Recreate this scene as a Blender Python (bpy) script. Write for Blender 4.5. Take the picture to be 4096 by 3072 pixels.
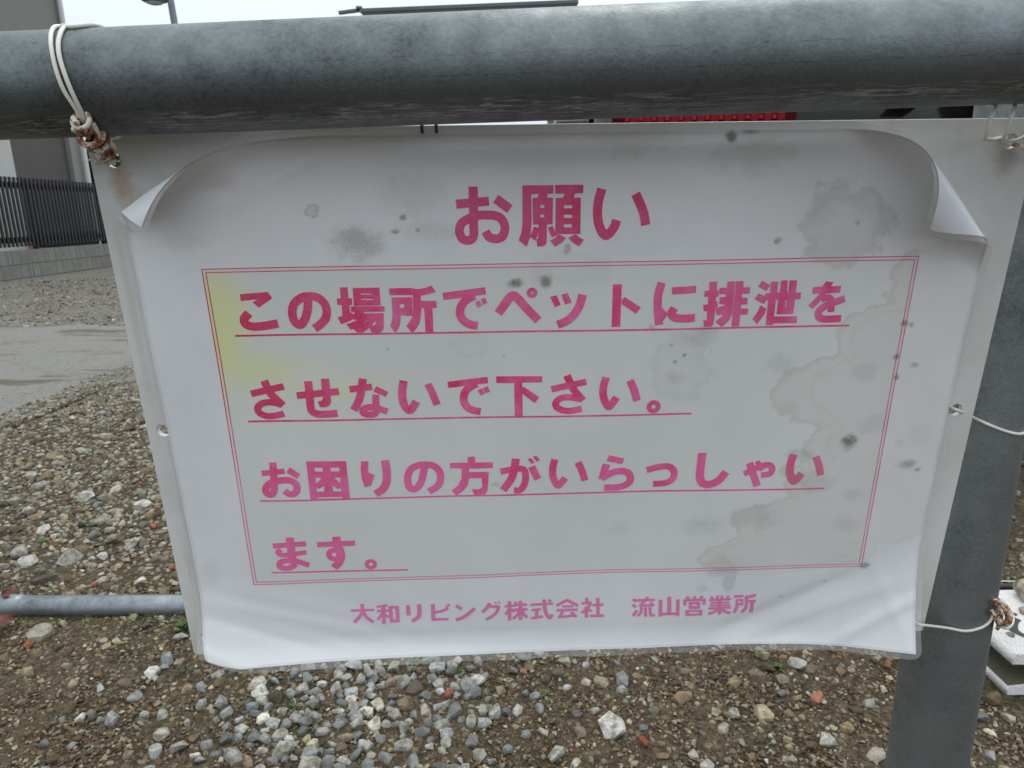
import bpy, bmesh, math, random
import numpy as np
from mathutils import Vector, Matrix, noise
from mathutils.geometry import tessellate_polygon

random.seed(7)
rng = np.random.default_rng(7)
for o in list(bpy.data.objects):
    bpy.data.objects.remove(o)
scene = bpy.context.scene
C = scene.collection
H = 0.78                                   # eye height of the camera, metres

# ------------------------------------------------------------------ camera
cam_d = bpy.data.cameras.new('camera')
cam = bpy.data.objects.new('camera', cam_d)
C.objects.link(cam)
CAM_M = Matrix.Rotation(math.radians(90 - 14), 4, 'X') @ Matrix.Rotation(math.radians(-1.15), 4, 'Z')
cam.matrix_world = Matrix.Translation((0, 0, H)) @ CAM_M
cam_d.sensor_width = 36.0
cam_d.lens = 36.0 * 2730 / 4096
cam_d.clip_start = 0.02
cam_d.clip_end = 2000
cam_d.dof.use_dof = True
cam_d.dof.focus_distance = 0.37
cam_d.dof.aperture_fstop = 34
scene.camera = cam

# ------------------------------------------------------------------ sky and sun
SUN_EL, SUN_AZ = math.radians(58), math.radians(20)
world = bpy.data.worlds.new('World')
scene.world = world
world.use_nodes = True
wn = world.node_tree.nodes
wl = world.node_tree.links
wn.clear()
w_out = wn.new('ShaderNodeOutputWorld')
w_bg = wn.new('ShaderNodeBackground')
w_bg.inputs['Strength'].default_value = 0.10
sky = wn.new('ShaderNodeTexSky')
sky.sky_type = 'NISHITA'
sky.sun_disc = False
sky.sun_elevation = SUN_EL
sky.sun_rotation = SUN_AZ
sky.dust_density = 5
hsv = wn.new('ShaderNodeHueSaturation')
hsv.inputs['Saturation'].default_value = 0.35
wl.new(sky.outputs[0], hsv.inputs['Color'])
# closed cloud cover: paler and a little brighter towards the zenith
tc = wn.new('ShaderNodeTexCoord')
sep = wn.new('ShaderNodeSeparateXYZ')
wl.new(tc.outputs['Generated'], sep.inputs[0])
ramp = wn.new('ShaderNodeMapRange')
ramp.inputs['From Min'].default_value = 0.0
ramp.inputs['From Max'].default_value = 1.0
ramp.inputs['To Min'].default_value = 0.0
ramp.inputs['To Max'].default_value = 1.0
wl.new(sep.outputs['Z'], ramp.inputs['Value'])
cloud = wn.new('ShaderNodeMix')
cloud.data_type = 'RGBA'
cloud.inputs[6].default_value = (6.5, 7.35, 8.7, 1)
cloud.inputs[7].default_value = (17.2, 18.0, 18.2, 1)
wl.new(ramp.outputs[0], cloud.inputs[0])
wmix = wn.new('ShaderNodeMix')
wmix.data_type = 'RGBA'
wmix.inputs[0].default_value = 0.82
wl.new(hsv.outputs[0], wmix.inputs[6])
wl.new(cloud.outputs[2], wmix.inputs[7])
wl.new(wmix.outputs[2], w_bg.inputs['Color'])
wl.new(w_bg.outputs[0], w_out.inputs[0])

sun_d = bpy.data.lights.new('sun', 'SUN')
sun_d.energy = 0.6
sun_d.angle = math.radians(25)
sun_d.color = (1.0, 0.97, 0.93)
sun = bpy.data.objects.new('sun', sun_d)
C.objects.link(sun)
sd = Vector((math.sin(SUN_AZ) * math.cos(SUN_EL), math.cos(SUN_AZ) * math.cos(SUN_EL), math.sin(SUN_EL)))
sun.rotation_euler = sd.to_track_quat('Z', 'Y').to_euler()

scene.view_settings.view_transform = 'Standard'
scene.view_settings.look = 'None'
scene.view_settings.exposure = 0.14
scene.view_settings.gamma = 1.0
scene.view_settings.use_curve_mapping = False
scene.render.engine = 'CYCLES'
scene.cycles.max_bounces = 6
scene.cycles.transparent_max_bounces = 12

# ------------------------------------------------------------------ helpers
def link(name, me, mat=None, parent=None, mw=None):
    o = bpy.data.objects.new(name, me)
    C.objects.link(o)
    if mat is not None and me is not None and not me.materials:
        me.materials.append(mat)
    if parent is not None:
        o.parent = parent
    if mw is not None:
        o.matrix_world = mw
    return o

def tag(o, label=None, cat=None, group=None, kind=None):
    if label: o['label'] = label
    if cat: o['category'] = cat
    if group: o['group'] = group
    if kind: o['kind'] = kind
    return o

def empty(name, label, cat, loc=(0, 0, 0), group=None):
    o = bpy.data.objects.new(name, None)
    o.empty_display_size = 0.05
    C.objects.link(o)
    o.location = loc
    return tag(o, label, cat, group)

def part(name, me, mat, parent, smooth=False):
    """a child whose mesh is given in world coordinates relative to the parent's location"""
    o = link(name, me, mat, parent)
    if smooth:
        for p in me.polygons: p.use_smooth = True
    return o

def pydata(name, V, F, smooth=False):
    me = bpy.data.meshes.new(name)
    me.from_pydata([tuple(v) for v in V], [], F)
    me.update()
    if smooth:
        for p in me.polygons: p.use_smooth = True
    return me

def box_bm(bm, x0, x1, y0, y1, z0, z1, bevel=0):
    r = bmesh.ops.create_cube(bm, size=1)
    vs = r['verts']
    for v in vs:
        v.co = Vector((x0 + (v.co.x + .5) * (x1 - x0), y0 + (v.co.y + .5) * (y1 - y0), z0 + (v.co.z + .5) * (z1 - z0)))
    if bevel:
        es = list({e for v in vs for e in v.link_edges})
        bmesh.ops.bevel(bm, geom=es, offset=bevel, segments=2, affect='EDGES')
    return vs

def box_me(name, x0, x1, y0, y1, z0, z1, bevel=0):
    bm = bmesh.new()
    box_bm(bm, x0, x1, y0, y1, z0, z1, bevel)
    me = bpy.data.meshes.new(name)
    bm.to_mesh(me); bm.free()
    return me

def catmull(pts, n=8, closed=False):
    P = [np.array(p, float) for p in pts]
    if len(P) < 3: return P
    Q = [2 * P[0] - P[1]] + P + [2 * P[-1] - P[-2]]
    out = []
    for i in range(1, len(Q) - 2):
        a, b, c, d = Q[i - 1], Q[i], Q[i + 1], Q[i + 2]
        for k in range(n):
            t = k / n
            out.append(.5 * (2 * b + (c - a) * t + (2 * a - 5 * b + 4 * c - d) * t * t + (3 * b - a - 3 * c + d) * t ** 3))
    out.append(P[-1])
    return out

def tube(pts, r, n=10, cap=True):
    """swept tube along world points; r a number or a list"""
    P = [Vector(p) for p in pts]
    R = r if hasattr(r, '__len__') else [r] * len(P)
    V, F = [], []
    T = [(P[min(i + 1, len(P) - 1)] - P[max(i - 1, 0)]).normalized() for i in range(len(P))]
    u = T[0].orthogonal().normalized()
    for i, p in enumerate(P):
        u = (u - T[i] * u.dot(T[i])).normalized()
        w = T[i].cross(u)
        for k in range(n):
            a = 2 * math.pi * k / n
            V.append(p + (u * math.cos(a) + w * math.sin(a)) * R[i])
    for i in range(len(P) - 1):
        for k in range(n):
            a, b = i * n + k, i * n + (k + 1) % n
            F.append((a, b, b + n, a + n))
    if cap:
        F.append(tuple(range(n - 1, -1, -1)))
        F.append(tuple(len(V) - n + k for k in range(n)))
    return V, F

def tube_me(name, pts, r, n=10):
    V, F = tube(pts, r, n)
    return pydata(name, V, F, True)

def ray(px, py):
    d = CAM_M.to_3x3() @ Vector(((px - 2048) / 2730, -(py - 1536) / 2730, -1))
    return d
def G(px, py, z=0.0):
    """point of the level z on the line of sight through a pixel of the photograph"""
    d = ray(px, py)
    t = (z - H) / d.z
    return Vector((d.x * t, d.y * t, z))

# ------------------------------------------------------------------ materials
class NT:
    def __init__(s, name):
        s.m = bpy.data.materials.new(name)
        s.m.use_nodes = True
        s.n = s.m.node_tree.nodes
        s.l = s.m.node_tree.links
        s.b = s.n['Principled BSDF']
        s.out = s.n['Material Output']
    def put(s, sock, v):
        if isinstance(v, bpy.types.NodeSocket): s.l.new(v, sock)
        elif v is not None:
            if isinstance(v, (tuple, list)) and len(v) == 3 and sock.type == 'RGBA': v = (*v, 1)
            sock.default_value = v
    def coord(s, kind='Object'):
        return s.n.new('ShaderNodeTexCoord').outputs[kind]
    def mapping(s, vec, scale=(1, 1, 1), loc=(0, 0, 0), rot=(0, 0, 0)):
        m = s.n.new('ShaderNodeMapping'); s.put(m.inputs[0], vec)
        m.inputs['Scale'].default_value = scale; m.inputs['Location'].default_value = loc; m.inputs['Rotation'].default_value = rot
        return m.outputs[0]
    def noise(s, vec, scale, detail=4, rough=.55, dist=0, out=0):
        n = s.n.new('ShaderNodeTexNoise'); s.put(n.inputs['Vector'], vec)
        n.inputs['Scale'].default_value = scale; n.inputs['Detail'].default_value = detail
        n.inputs['Roughness'].default_value = rough; n.inputs['Distortion'].default_value = dist
        return n.outputs[out]
    def voro(s, vec, scale, feature='F1', out='Distance', rand=1):
        n = s.n.new('ShaderNodeTexVoronoi'); n.feature = feature
        s.put(n.inputs['Vector'], vec); n.inputs['Scale'].default_value = scale
        n.inputs['Randomness'].default_value = rand
        return n.outputs[out]
    def mr(s, v, a, b, c=0, d=1, smooth=False):
        n = s.n.new('ShaderNodeMapRange'); s.put(n.inputs[0], v)
        if smooth: n.interpolation_type = 'SMOOTHSTEP'
        for i, x in zip((1, 2, 3, 4), (a, b, c, d)): n.inputs[i].default_value = x
        return n.outputs[0]
    def math(s, op, a, b=None, clamp=False):
        n = s.n.new('ShaderNodeMath'); n.operation = op; n.use_clamp = clamp
        s.put(n.inputs[0], a); s.put(n.inputs[1], b)
        return n.outputs[0]
    def mix(s, f, a, b, blend='MIX'):
        n = s.n.new('ShaderNodeMix'); n.data_type = 'RGBA'; n.blend_type = blend
        s.put(n.inputs[0], f); s.put(n.inputs[6], a); s.put(n.inputs[7], b)
        return n.outputs[2]
    def ramp(s, f, stops):
        n = s.n.new('ShaderNodeValToRGB'); s.put(n.inputs[0], f)
        e = n.color_ramp.elements
        e[0].position, e[0].color = stops[0][0], (*stops[0][1], 1)
        e[1].position, e[1].color = stops[-1][0], (*stops[-1][1], 1)
        for p, c in stops[1:-1]:
            x = e.new(p); x.color = (*c, 1)
        return n.outputs[0]
    def bump(s, h, strength, dist, prev=None):
        n = s.n.new('ShaderNodeBump'); s.put(n.inputs['Height'], h)
        n.inputs['Strength'].default_value = strength; n.inputs['Distance'].default_value = dist
        if prev is not None: s.put(n.inputs['Normal'], prev)
        s.l.new(n.outputs[0], s.b.inputs['Normal'])
        return n.outputs[0]
    def set(s, col=None, rough=None, metal=None, spec=None, coat=None, coat_r=None):
        for k, v in (('Base Color', col), ('Roughness', rough), ('Metallic', metal), ('Specular IOR Level', spec), ('Coat Weight', coat), ('Coat Roughness', coat_r)):
            if v is not None: s.put(s.b.inputs[k], v)
        return s.m

def simple(name, col, rough=.7, metal=0, var=.25, scale=20, bump=0, coat=0):
    t = NT(name); c = t.coord()
    n = t.noise(c, scale, 5, .6)
    a = tuple(x * (1 - var) for x in col); b = tuple(min(1, x * (1 + var)) for x in col)
    m = t.set(t.mix(n, a, b), rough, metal, coat=coat)
    if bump: t.bump(n, .5, bump)
    return m

def zinc(name, base=(.36, .38, .40), streaks=False):
    t = NT(name); c = t.coord()
    big = t.noise(c, 9, 3, .6)
    mid = t.noise(c, 45, 4, .7)
    sp = t.voro(c, 160, 'F1', 'Color')
    fine = t.noise(c, 600, 2, .7)
    f = t.math('ADD', t.math('MULTIPLY', big, .45), t.math('MULTIPLY', mid, .4))
    f = t.math('ADD', f, t.math('MULTIPLY', fine, .25))
    dark = tuple(x * .45 for x in base); lite = tuple(min(1, x * 1.45) for x in base)
    col = t.ramp(f, [(.38, dark), (.52, base), (.70, lite)])
    rough = t.mr(mid, .3, .7, .62, .42)
    metal = .78
    if streaks:
        # coordinates: x along the rail, y/z round it
        s1 = t.noise(t.mapping(c, (55, 700, 700)), 1, 6, .75, 1.2)
        sepn = t.n.new('ShaderNodeSeparateXYZ'); t.put(sepn.inputs[0], c)
        band = t.math('MULTIPLY', t.mr(sepn.outputs[2], -.0212, -.0195, 0, 1, True), t.mr(sepn.outputs[2], -.0165, -.0125, 1, 0, True))
        patch = t.mr(t.noise(c, 5, 3), .40, .55, .15, 1)
        chalk = t.math('MULTIPLY', t.math('MULTIPLY', t.mr(s1, .51, .58), band), patch, True); metal = t.math('SUBTRACT', .78, t.math('MULTIPLY', chalk, .78))
        col = t.mix(t.math('MULTIPLY', chalk, .75), col, (.42, .43, .42))
        for zc, wd, nz in ((-.0062, .0005, 3), (.0012, .0004, 11)):
            w = t.noise(t.mapping(c, (90, 200, 200), (nz, 0, 0)), 1, 4, .7)
            zz = t.math('ADD', sepn.outputs[2], t.math('MULTIPLY', t.math('SUBTRACT', w, .5), .0016))
            ln = t.math('LESS_THAN', t.math('ABSOLUTE', t.math('SUBTRACT', zz, zc)), wd * .55)
            ln = t.math('MULTIPLY', ln, t.mr(t.noise(t.mapping(c, (160, 5, 5), (nz, 0, 0)), 1, 4, .8), .45, .6, 0, .75))
            col = t.mix(t.math('MULTIPLY', ln, .6), col, (.05, .055, .055))
    m = t.set(col, rough, metal, .5)
    t.bump(t.math('ADD', mid, fine), .25, .0006)
    return m
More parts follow.
